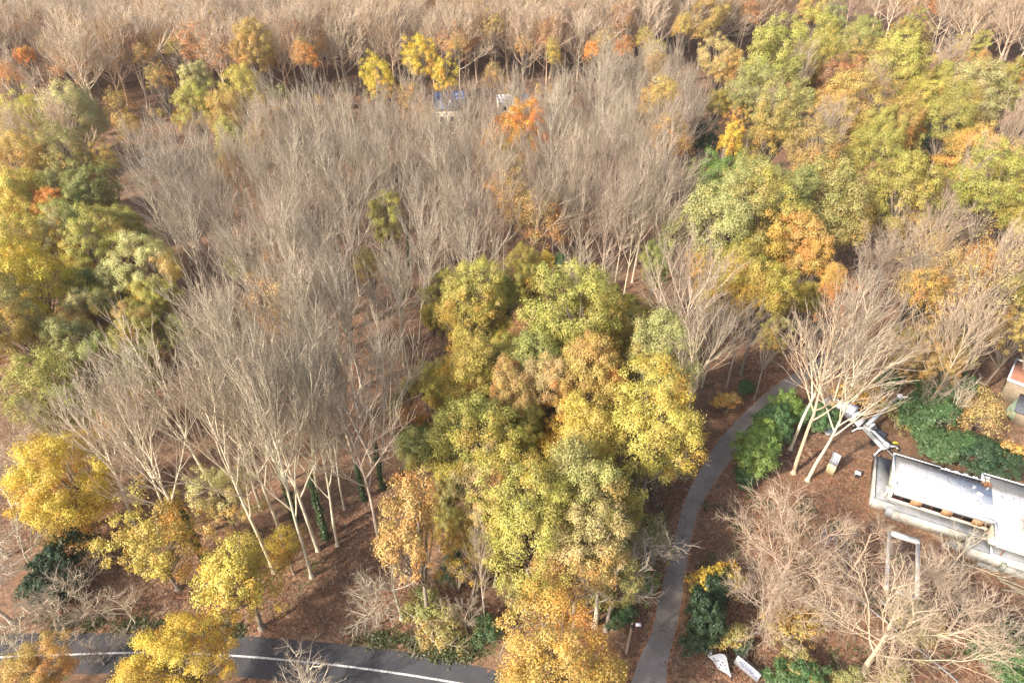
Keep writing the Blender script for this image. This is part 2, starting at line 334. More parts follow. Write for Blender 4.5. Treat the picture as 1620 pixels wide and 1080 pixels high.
def leaf_cards(P, O, rng, size, flat=.5):
    """diamond leaf sprays at P, facing loosely along O"""
    n = len(P); nrm = O+rng.normal(size=(n, 3))*flat; nrm /= np.linalg.norm(nrm, axis=1)[:, None]+1e-9
    a = np.cross(nrm, rng.normal(size=(n, 3))); a /= np.linalg.norm(a, axis=1)[:, None]+1e-9; b = np.cross(nrm, a)
    s = size*(.6+.8*rng.random(n))[:, None]
    bend = nrm*s*.16
    V = np.stack([P-a*s*.62, P-b*s*.36+bend, P+a*s*.62, P+b*s*.36+bend], 1).reshape(-1, 3)
    return V, np.arange(4*n).reshape(-1, 4)
def crown_mesh(seed, npuff=46, per=210, leaf=.42, rp=(.17, .34), shell=.62, low=-.55, R=5.0, C=5.0, name='crown', lump=.2):
    rng = np.random.default_rng(seed); V = []; F = []; T = []; n0 = 0; cen = []
    lob = rng.normal(size=(7, 3)); lob /= np.linalg.norm(lob, axis=1)[:, None]; la = rng.normal(size=7)*lump
    i = 0
    while len(cen) < npuff and i < 4000:
        i += 1
        d = rng.normal(size=3); d /= np.linalg.norm(d)
        if d[2] < low: continue
        out = 1+np.sum(la*np.clip(lob@d, 0, 1)**3)
        rr = (shell+(1-shell)*rng.random()**.6)*out; r = rp[0]+(rp[1]-rp[0])*rng.random()
        c = d*max(rr-r*.75, .05)
        if any(np.linalg.norm(c-e) < (r+q)*.42 for e, q in cen): continue
        cen.append((c, r))
    for c, r in cen:
        m = int(per*(r/.27)**2*(.8+.4*rng.random()))
        o = rng.normal(size=(m, 3)); o /= np.linalg.norm(o, axis=1)[:, None]
        o[:, 2] = np.where(o[:, 2] < -.35, -o[:, 2]*.6, o[:, 2])
        rad = r*(.55+.55*rng.random(m)**1.3+.35*rng.random(m)**6)[:, None]*(1+.16*np.sin(o*6+c*9).sum(1)[:, None])
        P = (c+o*rad)*np.array([R, R, C]); fc = c/(np.linalg.norm(c)+1e-6)
        O = o+.5*fc+np.array([0, 0, .35])
        v, f = leaf_cards(P, O, rng, leaf); V.append(v); F.append(f+n0); n0 += len(v)
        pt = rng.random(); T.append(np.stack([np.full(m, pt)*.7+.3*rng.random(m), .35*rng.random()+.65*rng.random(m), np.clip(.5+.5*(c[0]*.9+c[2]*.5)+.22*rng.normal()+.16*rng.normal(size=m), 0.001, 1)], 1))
    return mesh_quads(name, np.concatenate(V), np.concatenate(F), M_LEAF, False, np.concatenate(T)), [c*np.array([R, R, C]) for c, r in cen]
def oak_trunk(cen, seed, Ht=14., zc=12.):
    """trunk with limbs reaching into the crown's puffs; unit: crown centre at zc, top of the trunk at Ht"""
    rng = np.random.default_rng(seed); mb = MB()
    pts, ds = bough(mb, np.array([0, 0, -.2]), np.array([rng.normal()*.05, rng.normal()*.05, 1]), Ht, .32, .09, 8, .05, .035, rng, 7, 0)
    mb.tube([(0,0,-.2),(0,0,.3),(0,0,.8)], [.55,.42,.32], 7)
    for c in cen[::2]:
        q = c+np.array([0, 0, zc]); f = np.clip((q[2]-4.5)/Ht*.8, .4, .96); p, d = at(pts, ds, f)
        mid = (p+q)/2+np.array([0, 0, .5])+rng.normal(size=3)*.35
        mb.tube(np.stack([p, (p+mid)/2, mid, (mid+q)/2+rng.normal(size=3)*.2, q]), np.linspace(.12, .03, 5), 5, (.35, 0, 0))
    return mb.mesh('trunk', M_OAK, True)

LEAFY = {}
def family(key, seeds, **kw):
    L = []
    for s in seeds:
        me, cen = crown_mesh(s, **kw); L.append((me, oak_trunk(cen, s+500)))
    LEAFY[key] = L
family('oak', range(11, 20), npuff=115, per=850, leaf=.15, rp=(.11, .25), shell=.42, lump=.55)
family('near', range(81, 85), npuff=130, per=1050, leaf=.115, rp=(.10, .22), shell=.5, lump=.28)
family('round', range(21, 25), npuff=130, per=760, leaf=.15, rp=(.10, .22), shell=.55, lump=.42, low=-.7)
family('loose', range(31, 35), npuff=100, per=620, leaf=.15, rp=(.08, .20), shell=.35, lump=.55)
family('thin', range(41, 44), npuff=95, per=170, leaf=.155, rp=(.11, .25), shell=.3, lump=.5)
BUSH = [crown_mesh(s, npuff=70, per=300, leaf=.34, rp=(.12, .27), low=-.25, shell=.5, lump=.6, name='foliage')[0] for s in (51, 52, 53)]
LOOSEBUSH = [crown_mesh(s, npuff=60, per=130, leaf=.34, rp=(.10, .24), low=-.25, shell=.3, lump=.6, name='foliage')[0] for s in (56, 57)]
family('thinbig', range(91, 93), npuff=120, per=330, leaf=.085, rp=(.08, .20), shell=.3, lump=.5)
def stems(seed):
    rng = np.random.default_rng(seed); mb = MB()
    for i in range(7):
        a = rng.random()*6.28; bough(mb, np.array([math.cos(a)*.2, math.sin(a)*.2, -.1]), np.array([math.cos(a)*.5, math.sin(a)*.5, 1]), 5.2, .13, .05, 4, .1, .12, rng, 5, .2)
    return mb.mesh('stem', M_OAK, True)
STEMS = [stems(s) for s in (61, 62)]
def ivy_mesh(seed):
    rng = np.random.default_rng(seed); m = 1500; h = rng.random(m)**1.4*11; a = rng.random(m)*6.28; r = .24+.5*rng.random(m)**2*(1-h/13)*(.6+.5*np.sin(h*2.1+a))
    P = np.stack([np.cos(a)*r, np.sin(a)*r, h], 1); O = np.stack([np.cos(a), np.sin(a), np.full(m, .4)], 1)
    v, f = leaf_cards(P, O, rng, .2); return mesh_quads('ivy', v, f, M_LEAF, False, rng.random((m, 3)))
IVY = [ivy_mesh(71), ivy_mesh(72)]
BAREM = {s: [bare_meshes(s, 100+7*i+len(s)) for i in range(n)] for s, n in (('ash', 9), ('beech', 7), ('wide', 3), ('gnarly', 4), ('shrub', 3))}
RND = random.Random(5)

COLOURS = dict(
 YG=(.47,.43,.09,.3), Y=(.58,.48,.09,.3), BY=(.70,.53,.05,.3), PY=(.58,.53,.21,.3), G=(.36,.38,.10,.25), GG=(.41,.40,.14,.25),
 O=(.42,.38,.12,.4), GO=(.58,.42,.11,.4), OR=(.66,.33,.06,.45), RB=(.50,.30,.15,.45), T=(.56,.45,.18,.4), AM=(.66,.47,.10,.35), FL=(.78,.40,.04,.4), DG=(.05,.095,.04,.1), BG=(.23,.34,.065,.2),
 MG=(.10,.19,.06,.1), TO=(.56,.40,.14,.4))
def jitter(c, k=.07):
    f = 1+RND.uniform(-k, k); return tuple(min(1, x*f*(1+RND.uniform(-.03, .03))) for x in c[:3])+(c[3] if len(c) > 3 else 1,)
def bark(c): return tuple(c)+(1.0,)
OAKBARK = (.30, .25, .20)
def leafy(x, y, w, h, col, label, fam='oak', base=6.0, name='leafy_tree', cat='tree', group=None, bushy=False, trunkc=OAKBARK, size=.55):
    """a tree whose crown covers w x h photo pixels round (x, y); base = height of the crown's underside"""
    zc = 12.0
    for _ in range(4):
        p = G(x, y, zc); t = depth(p); r = w*size*t/FPX; dep = math.atan2(CAM_H-zc, math.hypot(p.x, p.y))
        s = h*(size+.03)*t/FPX; c0 = math.sqrt(max(s*s-(r*math.sin(dep))**2, (.45*r)**2))/math.cos(dep); c0 = min(max(c0, .55*r), 1.9*r)
        c = c0 if bushy else max(c0, (.95 if fam == 'near' else 1.3)*r)
        zc = c*(.8 if bushy else .92)+base
    zc -= (c-c0)*.85            # hidden lower part of the crown: the top stays where it shows
    if name == 'leafy_tree':
        name = 'young_tree' if base < 2.5 else {'YG': 'green_leafed_tree', 'G': 'green_leafed_tree', 'GG': 'green_leafed_tree', 'O': 'green_leafed_tree', 'BG': 'green_leafed_tree', 'Y': 'yellow_leafed_tree', 'BY': 'yellow_leafed_tree', 'PY': 'yellow_leafed_tree'}.get(col, 'russet_leafed_tree')
    root = thing(name, label, cat, (p.x, p.y, 0), RND.uniform(0, 6.28), group)
    cf = jitter(COLOURS[col], .14)
    if bushy:
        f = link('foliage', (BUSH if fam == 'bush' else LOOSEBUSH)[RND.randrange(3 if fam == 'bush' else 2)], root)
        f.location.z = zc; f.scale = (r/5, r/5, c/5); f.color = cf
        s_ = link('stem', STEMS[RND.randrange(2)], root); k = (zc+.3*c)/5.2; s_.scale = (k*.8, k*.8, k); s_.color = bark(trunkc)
    else:
        if r > 5.6: fam = 'thinbig' if fam == 'thin' else 'near'     # broad crowns get more and smaller sprays
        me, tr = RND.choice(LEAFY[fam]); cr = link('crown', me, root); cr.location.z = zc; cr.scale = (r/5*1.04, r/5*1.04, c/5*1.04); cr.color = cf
        t_ = link('trunk', tr, root); t_.scale = (r/5, r/5, zc/12.0); t_.color = bark(trunkc)
    TREES.append((p.x, p.y, r)); return root
TREES = []
def bare(p, style, H, col, label, name='bare_tree', cat='tree', group=None, sx=1.0, rz=None, ivy=False, leaves=None, lean=(0, 0), var=None):
    tr, cr = BAREM[style][var if var is not None else RND.randrange(len(BAREM[style]))]; k = H/BARE[style]['H']
    root = thing(name, label, cat, (p[0], p[1], 0), RND.uniform(0, 6.28) if rz is None else rz, group)
    if lean != (0, 0):
        root.rotation_euler = (Quaternion((0, 1, 0), lean[0]) @ Quaternion((1, 0, 0), lean[1]) @ Quaternion((0, 0, 1), root.rotation_euler[2])).to_euler()
    for n_, me in (('trunk', tr), ('crown', cr)):
        o = link(n_, me, root); o.scale = (k*sx, k*sx, k); o.color = bark(col)
    if ivy:
        o = link('ivy', RND.choice(IVY), root); o.color = (.06, .12, .035, 0); o.scale = (k*1.1, k*1.1, k*RND.uniform(.7, 1.1))
    if leaves:
        me = RND.choice(LEAFY['thin'])[0]; o = link('foliage', me, root); o.color = leaves
        S = BARE[style]; rr = H*S['ll']*.52*sx; o.scale = (rr/5, rr/5, H*.30/5); o.location.z = H*.66
    TREES.append((p[0], p[1], 2.0)); return root

# ------------------------------------------------------------------ the flat-roofed house (local x along the front, local y away from the camera)
HX, HY, HR = 56.9, 70.1, math.radians(-25.39)
def hbox(mb, a0, a1, b0, b1, z0, z1): return mb.box(a0, a1, -b0, -b1, z0, z1)
def roof_material():
    m, nt, b = newmat('white_roof_membrane'); L = nt.links; v = coords(nt)
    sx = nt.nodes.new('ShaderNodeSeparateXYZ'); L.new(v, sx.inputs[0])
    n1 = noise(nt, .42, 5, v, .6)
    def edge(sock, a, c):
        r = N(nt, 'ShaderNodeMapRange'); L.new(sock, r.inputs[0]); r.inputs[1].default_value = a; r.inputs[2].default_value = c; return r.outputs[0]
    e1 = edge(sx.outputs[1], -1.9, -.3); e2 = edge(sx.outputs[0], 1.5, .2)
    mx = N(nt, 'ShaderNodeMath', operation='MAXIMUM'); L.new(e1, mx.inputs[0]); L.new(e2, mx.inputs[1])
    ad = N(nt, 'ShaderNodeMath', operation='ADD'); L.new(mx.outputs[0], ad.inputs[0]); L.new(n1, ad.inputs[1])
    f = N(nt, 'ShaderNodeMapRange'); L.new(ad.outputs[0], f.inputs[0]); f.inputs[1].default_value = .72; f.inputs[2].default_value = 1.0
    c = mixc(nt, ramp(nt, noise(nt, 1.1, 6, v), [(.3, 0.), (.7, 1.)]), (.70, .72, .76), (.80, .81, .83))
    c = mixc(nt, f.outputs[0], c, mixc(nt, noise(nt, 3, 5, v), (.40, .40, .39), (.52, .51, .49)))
    pud = ramp(nt, noise(nt, .28, 3, v, .5), [(.62, 0.), (.67, .22)])
    c = mixc(nt, pud, c, (.52, .55, .6))
    L.new(c, b.inputs['Base Color']); b.inputs['Roughness'].default_value = .5
    return m
M_ROOF = roof_material()
house = thing('flat_roofed_house', 'long white flat-roofed house with boarded window band and raised concrete terrace', 'house', (HX, HY, 0), HR)
r = MB(); hbox(r, .3, 12.9, .25, 7.45, 3.55, 4.0); hbox(r, 12.9, 26, -1.05, 11.25, 3.55, 3.997)
roof = r.build('roof', M_ROOF, house)
p = MB()
hbox(p, .05, .3, .25, 5.75, 3.5, 4.22)                          # left edge
hbox(p, .3, .75, 5.55, 5.75, 3.5, 4.18); hbox(p, .55, .75, 5.75, 7.45, 3.5, 4.12)
hbox(p, .55, 12.9, 7.45, 7.7, 3.42, 4.14); hbox(p, 12.87, 13.1, 7.7, 11.25, 3.42, 4.14); hbox(p, 12.87, 26, 11.25, 11.5, 3.4, 4.14)
hbox(p, .05, 6.4, .05, .25, 3.5, 4.3); hbox(p, 6.4, 11.7, .3, .5, 3.5, 4.3)
hbox(p, 11.7, 11.95, -1.25, .5, 3.5, 4.32); hbox(p, 11.95, 26, -1.25, -1.05, 3.5, 4.32)
pa = p.build('parapet', M_WHITE, roof)
p = MB(); hbox(p, .3, 6.4, .25, .32, 4.0, 4.27); hbox(p, 6.4, 11.7, .5, .57, 4.0, 4.27); hbox(p, 11.95, 26, -1.05, -.98, 3.997, 4.28); p.build('flashing', M_DARK, roof)
for a in (6.9, 8.1, 9.3, 10.5):
    p = MB(); hbox(p, a, a+.6, .12, .3, 3.95, 4.34); p.build('gutter_block', M_WHITE, roof)
for a, b_, s, h in ((10.6, 2.2, .35, .25), (12.3, 1.7, .22, .3), (13.9, 2.6, .3, .28), (15.3, 2.4, .22, .35), (11.2, 5.3, .2, .2), (4.4, 3.3, .16, .35), (17.3, 9.6, .3, .8)):
    q = MB(); q.tube([(a, -b_, 3.99), (a, -b_, 4.0+h)], s*.5, 8, cap=True); q.tube([(a, -b_, 4.0+h*.8), (a, -b_, 4.02+h)], s*.75, 8, cap=True)
    q.build('roof_vent', M_STEEL if a != 17.3 else M_RUST, roof)
q = MB(); hbox(q, 11.0, 11.7, 2.7, 3.3, 4.0, 4.1); q.build('roof_hatch', M_WHITE, roof)
for P in ([(4.4,3.3),(5.2,3.7),(6.6,3.9),(8.0,3.5),(9.2,3.6),(10.8,2.9),(13,2.8),(15.2,2.6)], [(9.5,2.6),(8.6,2.0),(8.2,1.6),(7.5,1.5),(7.2,2.1),(7.9,2.8),(8.8,2.6)], [(14.6,3.2),(13,4.2),(11.4,4.6),(10.9,4.4),(11.4,5.2),(12.4,5.6)]):
    c = spline(P, 5); q = MB(); q.tube([(x, -y, 4.015) for x, y in c], .018, 4); q.build('roof_cable', M_DARK, roof)
q = MB(); 
rg = np.random.default_rng(3); P = rg.normal(size=(160, 3))*np.array([.28, .22, .07])+np.array([12.15, -.75, 4.1]); v_, f_ = leaf_cards(P, np.tile([0, 0, 1.], (160, 1)), rg, .22)
lp = link('leaf_heap', mesh_quads('leaf_heap', v_, f_, M_LEAF, False, rg.random((160, 3))), roof); lp.color = (.4, .22, .1, .3)
for k in range(1, 9):
    q = MB(); a = .3+k*1.42; hbox(q, a, a+.035, .6, 7.4, 4.0, 4.006); q.build('membrane_seam', M_STEEL, roof)
for k in range(5):
    q = MB(); a = 14.6+k*1.7; hbox(q, a, a+.035, -1.0, 11.2, 3.997, 4.003); q.build('membrane_seam', M_STEEL, roof)
rg = np.random.default_rng(13); P = np.stack([rg.uniform(.5, 18, 170), np.where(rg.random(170) < .5, -rg.uniform(.4, 1.2, 170), -rg.uniform(1, 7, 170)), np.full(170, 4.03)], 1); v_, f_ = leaf_cards(P, np.tile([0, 0, 1.], (170, 1)), rg, .16)
lp = link('scattered_leaves', mesh_quads('scattered_leaves', v_, f_, M_LEAF, False, rg.random((170, 3))), roof); lp.color = (.34, .2, .1, .3)
# walls, windows, boards
w = MB()
hbox(w, .6, 12.9, 6.75, 7.05, 0, 1.9); hbox(w, .6, 12.9, 6.75, 7.05, 3.3, 3.55)
hbox(w, .35, .6, .5, 7.05, 0, 3.55); hbox(w, .6, 11.7, .5, .75, 0, 3.55); hbox(w, 11.95, 12.2, -.9, .5, 0, 3.55); hbox(w, 12.2, 26, -.9, -.65, 0, 3.55)
hbox(w, 12.9, 13.1, 6.75, 9.4, 0, 3.55); hbox(w, 13.1, 26, 9.2, 9.4, 0, 3.55)
w.build('wall', M_CREAM, house)
for a0, a1 in ((.62, 3.0), (4.5, 6.95), (8.35, 10.75), (12.1, 12.86)):
    q = MB(); hbox(q, a0, a1, 6.82, 6.9, 1.9, 3.3); wi = q.build('window', M_GLASS, house)
    q = MB(); hbox(q, a0, a1, 6.9, 7.0, 2.75, 2.82); hbox(q, (a0+a1)/2-.04, (a0+a1)/2+.04, 6.9, 7.0, 1.9, 3.3); hbox(q, a0, a1, 6.9, 7.03, 1.9, 1.97); q.build('frame', M_RUST, wi)
for a0, a1 in ((3.0, 4.5), (6.95, 8.35), (10.75, 12.1)):
    q = MB(); hbox(q, a0+.02, a1-.02, 7.0, 7.1, 1.75, 3.35); q.build('plywood_board', M_PLY, house)
q = MB(); hbox(q, -.35, .5, 5.9, 7.3, 3.0, 3.12); q.box(-.3, -.2, -7.2, -7.1, 1.5, 3.0); q.build('entrance_canopy', M_CREAM, house)
t = MB(); hbox(t, -1.5, .35, -1.3, 7.9, 0, 1.5); hbox(t, .35, 13.0, 7.05, 9.0, 0, 1.5); hbox(t, 10.6, 13.0, 9.0, 11.4, 0, 1.497); hbox(t, 13.1, 26, 9.4, 11.4, 0, 1.5)
ter = t.build('terrace', M_TERR, house)
t = MB(); hbox(t, -1.75, -1.5, -1.3, 8.1, 0, 1.85)
hbox(t, -1.5, 1.2, 7.9, 8.15, 0, 1.75); hbox(t, 1.2, 10.6, 9.0, 9.25, 0, 1.72); hbox(t, 10.35, 10.6, 9.25, 11.4, 0, 1.7); hbox(t, 10.35, 26, 11.4, 11.65, 0, 1.72)
t.build('parapet', M_CONCL, ter)
q = MB(); hbox(q, 13.05, 26, 11.15, 11.4, 1.5, 1.72); hbox(q, 13.05, 13.25, 10.0, 11.15, 1.5, 1.8); q.build('kerb', M_WHITE, ter)
q = MB(); q.tube([(14.1, -11.2, 1.7), (14.3, -10.4, 3.5)], .07, 6); q.build('prop', M_RUST, house)
q = MB(); hbox(q, 14.5, 15.0, 11.65, 12.3, 0, 1.3); q.build('buttress', M_GREENISH, house)
q = MB(); hbox(q, 15.0, 26, 11.65, 12.4, 0, .9); hbox(q, 12.0, 14.5, 11.65, 12.5, 0, .12); q.build('plinth', M_CONC, house)
rg = np.random.default_rng(9); n_ = 260; a = rg.random(n_)*6.28; rr = .45+.1*rg.random(n_)
def rubble_pile(loc, sx, sy, sz, n, mat, name, label, seed):
    rg = np.random.default_rng(seed); q = MB()
    for i in range(n):
        x, y = rg.normal(size=2)*.45; h = max(0, 1-(x*x+y*y)*1.3); s = .1+.2*rg.random(); c = np.array([x*sx, y*sy, h*sz])
        d = rg.normal(size=3); d /= np.linalg.norm(d); q.beam(c-d*s, c+d*s, s*.9, s*.6)
    o = q.build(name, mat); o.location = loc; return tag(o, label, 'rubble')
hm = lambda a, b_, z=0: Vector((HX+a*math.cos(HR)-(-b_)*math.sin(HR), HY+a*math.sin(HR)+(-b_)*math.cos(HR), z))
# cracked puddle stain with debris on the widened terrace
o = rubble_pile(hm(11.1, 10.0, 1.5), .5, 1.1, .22, 60, M_CONC, 'rubble', 'small heap of grey rubble on the wide end of the concrete terrace', 4); o['kind'] = 'stuff'
o = rubble_pile(hm(9.3, 10.4, 0), 1.6, .7, .5, 90, M_CONC, 'rubble', 'grey rubble lying against the foot of the terrace wall', 6); o['kind'] = 'stuff'
o = rubble_pile(hm(2.6, -1.0, 0), 1.3, .35, .5, 40, M_BLUE, 'rubbish', 'blue and white rubbish heaped behind the back wall of the white house', 7); o['kind'] = 'stuff'

# pool ruin
pool = thing('empty_pool', 'empty rectangular pool with broken pale concrete rim among the fallen leaves', 'pool', hm(2.6, 16.7), HR)
q = MB(); q.box(-1.75, -1.3, -5.2, 5.2, 0, .35); q.build('left_rim', M_RIM, pool)
q = MB(); q.box(-1.3, 2.35, 4.3, 5.2, 0, .352); q.build('far_rim', M_RIM, pool)
q = MB(); q.box(1.85, 2.35, -5.0, 4.3, 0, .35); q.build('right_rim', M_RIM, pool)
q = MB(); q.box(-.4, .8, -5.1, -4.5, .0, .3); q.hexa([(1.0,-5.3,0),(1.7,-5.2,0),(1.75,-4.6,0),(1.1,-4.7,0),(1.0,-5.3,.38),(1.7,-5.2,.3),(1.75,-4.6,.28),(1.1,-4.7,.36)]); q.build('near_rim', M_RIM, pool)
q = MB(); q.box(-1.3, 1.85, -4.5, 4.3, 0, .05); q.build('basin', simple('leafy_basin', (.20,.135,.10), .9, .5, 2.5), pool)
q = MB(); q.box(-.9, .9, -.25, .25, 0, .3); q.box(-.9, -.5, -.25, .25, .3, .38)
o = q.build('concrete_block', M_CONCL); o.location = G(1403, 957); o.rotation_euler.z = math.radians(-38); tag(o, 'broken pale concrete beam lying near the foot of the empty pool', 'block')

# straight grey rail across the yard
A, B = G(1320, 920), G(1512, 1080); d = (B-A); L_ = d.length
rail = thing('garden_rail', 'long straight grey metal rail on low posts crossing the leafy yard', 'rail', A, math.atan2(d.y, d.x))
q = MB(); q.box(0, L_, -.07, .07, .42, .54); q.build('rail', M_STEEL, rail)
for i in range(9):
    q = MB(); q.box(i*L_/8.02, i*L_/8.02+.1, -.04, .04, 0, .42); q.build('post', M_STEEL, rail)

# tall advertising panel
a0, a1 = G(1305, 746), G(1317, 753); d = a1-a0
panel = thing('advertising_panel', 'tall narrow standing panel, white with dark blue marks above faded yellow', 'sign', a0, math.atan2(d.y, d.x))
W_ = d.length; Hh = 4.4
q = MB(); q.box(0, W_, 0, .16, 0, Hh*.46); q.build('lower_panel', M_YELLOW, panel)
q = MB(); q.box(0, W_, 0, .16, Hh*.46, Hh); up = q.build('upper_panel', M_WHITE, panel)
q = MB(); rg = np.random.default_rng(2)
for row in range(5):
    for c_ in range(3):
        if rg.random() < .85:
            x = W_*(.14+.27*c_)+rg.random()*.06; z = Hh*(.52+.09*row)
            q.box(x, x+.2+rg.random()*.1, -.02, .002, z, z+.1); q.box(x+.02, x+.1, -.02, .002, z+.1, z+.3); q.box(x+.15, x+.26, -.02, .002, z+.17, z+.27)
q.build('lettering', M_BLUE, up)
q = MB()
for z in (.6, .95, 1.3, 1.6): q.box(W_*.2, W_*(.6+.2*rg.random()), -.02, .002, z, z+.09)
q.build('faded_lettering', M_WOOD, panel)

q = MB(); q.tube([(W_*.5, .16, Hh*.8), (W_*.5, 1.7, 0)], .05, 5); q.build('brace', M_WOOD, panel)

# small utility box
bx = thing('utility_box', 'small grey utility cabinet with pale lid standing alone in the leaves', 'utility box', G(1355, 753), HR)
q = MB(); q.box(-.35, .35, -.28, .28, 0, .75); q.build('cabinet', M_STEEL, bx)
q = MB(); q.hexa([(-.42,-.36,.75),(.42,-.36,.75),(.42,.34,.75),(-.42,.34,.75),(-.40,-.34,.86),(.40,-.34,.86),(.40,.32,.94),(-.40,.32,.94)]); q.build('lid', M_WHITE, bx)
q = MB(); q.box(-.3, .3, -.295, -.28, .1, .68); q.build('door', M_DARK, bx)

# trailer-mounted boom lift
la, lb = G(1371, 686, 1.2), G(1396, 712, 1.2); d = lb-la
lift = thing('boom_lift', 'white trailer boom lift with splayed outriggers and folded grey boom', 'boom lift', (G(1384, 699).x, G(1384, 699).y, 0), math.atan2(d.y, d.x))
q = MB(); q.box(-2.6, 2.4, -.85, .85, .75, 1.05); q.box(-2.5, -1.2, -.8, .8, 1.05, 1.75); q.box(-.9, 2.2, -.75, -.2, 1.05, 1.25); q.box(-.9, 2.2, .2, .75, 1.05, 1.3); q.box(2.4, 4.2, -.06, .06, .7, .85); q.build('chassis', M_STEEL, lift)
q = MB(); q.box(-2.0, 2.5, -.16, .16, 1.32, 1.6); q.box(1.6, 2.3, -.35, .35, 1.3, 1.75); q.box(-2.3, -1.5, -.4, .4, 1.75, 2.5); q.build('turntable', M_WHITE, lift)
for s_ in (-.3, 0, .3):
    q = MB(); q.box(-2.35, -.9, s_-.05, s_+.05, 1.76, 1.9); q.build('ladder_bar', M_DARK, lift)
for x0, sgn in ((-2.3, -1), (-2.3, 1), (2.1, -1), (2.1, 1)):
    q = MB(); e = (x0+(-.5 if x0 < 0 else .5), sgn*2.3, .25); q.beam((x0, sgn*.4, 1.15), (x0+(e[0]-x0)*.7, sgn*1.7, .95), .24, .26); q.beam((x0+(e[0]-x0)*.65, sgn*1.6, .97), e, .2, .2)
    og = q.build('outrigger', M_WHITE, lift)
    q = MB(); q.tube([(e[0], e[1], 0), (e[0], e[1], .28)], .24, 8, cap=True); q.build('foot_pad', M_DARK, og)
for sgn in (-1, 1):
    q = MB(); q.tube([(.4, sgn*.8, .42), (.4, sgn*1.08, .42)], .42, 14, cap=True); q.build('wheel', M_TYRE, lift)
inv = lift.matrix_basis.inverted()
loc = lambda x, y, z: np.array(inv @ G(x, y, z))
B0, B1, B2 = loc(1371, 672, 2.5), loc(1423, 628, 4.2), loc(1457, 631, 4.4)
q = MB(); q.beam((-1.9, 0, 2.35), B0, .5, .5); q.beam(B0, B1, .42, .5); mid = (B0+B1)/2; q.beam(B0*.9+B1*.1, mid, .56, .62); bm = q.build('boom', M_STEEL, lift)
q = MB(); q.beam(B1, B2, .32, .38); q.tube([B1+np.array([0,0,-.45]), B1+np.array([0,0,.4])], .42, 10, cap=True); q.build('jib', M_WHITE, lift)
q = MB(); q.tube([B2+np.array([0,0,-.35]), B2+np.array([0,0,.25])], .25, 8, cap=True); q.build('jib_head', M_STEEL, lift)

# works truck
ta, tb = G(1312, 640, 1.5), G(1352, 667, 1.5); d = tb-ta
truck = thing('works_truck', 'white works truck with flat bed parked behind the pale tree trunks', 'truck', (G(1332, 656).x, G(1332, 656).y, 0), math.atan2(d.y, d.x))
L2 = 3.3
q = MB(); q.box(-L2, L2*.85, -.45, .45, .5, .75); q.build('chassis', M_DARK, truck)
q = MB(); q.hexa([(-.9,-1.15,.9),(1.7,-1.15,.9),(1.7,1.15,.9),(-.9,1.15,.9),(-.85,-1.1,2.5),(1.6,-1.1,2.5),(1.6,1.1,2.5),(-.85,1.1,2.5)]); q.build('box_body', M_WHITE, truck)
q = MB(); q.box(-3.2, -1.1, -1.1, 1.1, .85, 1.0); q.box(-3.2, -3.1, -1.1, 1.1, 1.0, 1.4); q.box(-3.1, -1.1, -1.1, -1.02, 1.0, 1.4); q.box(-3.1, -1.1, 1.02, 1.1, 1.0, 1.4); q.build('load_bed', M_STEEL, truck)
q = MB(); q.hexa([(1.85,-1.0,.6),(3.6,-1.0,.6),(3.6,1.0,.6),(1.85,1.0,.6),(1.85,-1.0,1.35),(3.5,-.95,1.15),(3.5,.95,1.15),(1.85,1.0,1.35)])
q.hexa([(1.85,-.95,1.35),(2.75,-.95,1.3),(2.75,.95,1.3),(1.85,.95,1.35),(1.9,-.85,2.05),(2.35,-.8,2.05),(2.35,.8,2.05),(1.9,.85,2.05)]); cb = q.build('cab', M_WHITE, truck)
q = MB(); q.hexa([(2.5,-.8,1.36),(2.83,-.85,1.32),(2.83,.85,1.32),(2.5,.8,1.36),(2.36,-.72,1.95),(2.42,-.72,1.95),(2.42,.72,1.95),(2.36,.72,1.95)]); q.build('windscreen', M_GLASS, cb)
for x in (-2.2, 2.8):
    for sgn in (-1, 1):
        q = MB(); q.tube([(x, sgn*.75, .42), (x, sgn*1.06, .42)], .42, 14, cap=True); wh = q.build('wheel', M_TYRE, truck)
        q = MB(); q.tube([(x, sgn*1.05, .42), (x, sgn*1.08, .42)], .2, 10, cap=True); q.build('rim', M_STEEL, wh)
# pale sheet of building material beside the truck
q = MB(); q.box(-1.1, 1.1, -.7, .7, .0, .12); q.box(-.9, .9, -.6, .6, .12, .2)
o = q.build('sheet_stack', M_STEEL); o.location = G(1312, 681); o.rotation_euler.z = .5; tag(o, 'low stack of grey sheets beside the trunks next to the works truck', 'sheet stack')
q = MB(); q.box(-.9, .9, -.6, .6, 0, .5); q.hexa([(-.9,-.6,.5),(.9,-.6,.5),(.9,.6,.5),(-.9,.6,.5),(-.8,-.5,.62),(.8,-.5,.55),(.8,.5,.6),(-.8,.5,.7)])
o = q.build('pallet_load', M_SLATE); o.location = G(1391, 688); o.rotation_euler.z = -.9; tag(o, 'dark sheeted pallet load behind the boom lift', 'pallet load')
q = MB(); q.tube([(0,0,.05),(.5,.1,.12),(1.0,0,.05)], [.1,.22,.08], 6); o = q.build('sack', simple('yellow_plastic', (.6,.5,.05), .5)); o.location = G(1411, 701); tag(o, 'small yellow sack on bare soil between boom lift and laurels', 'sack')

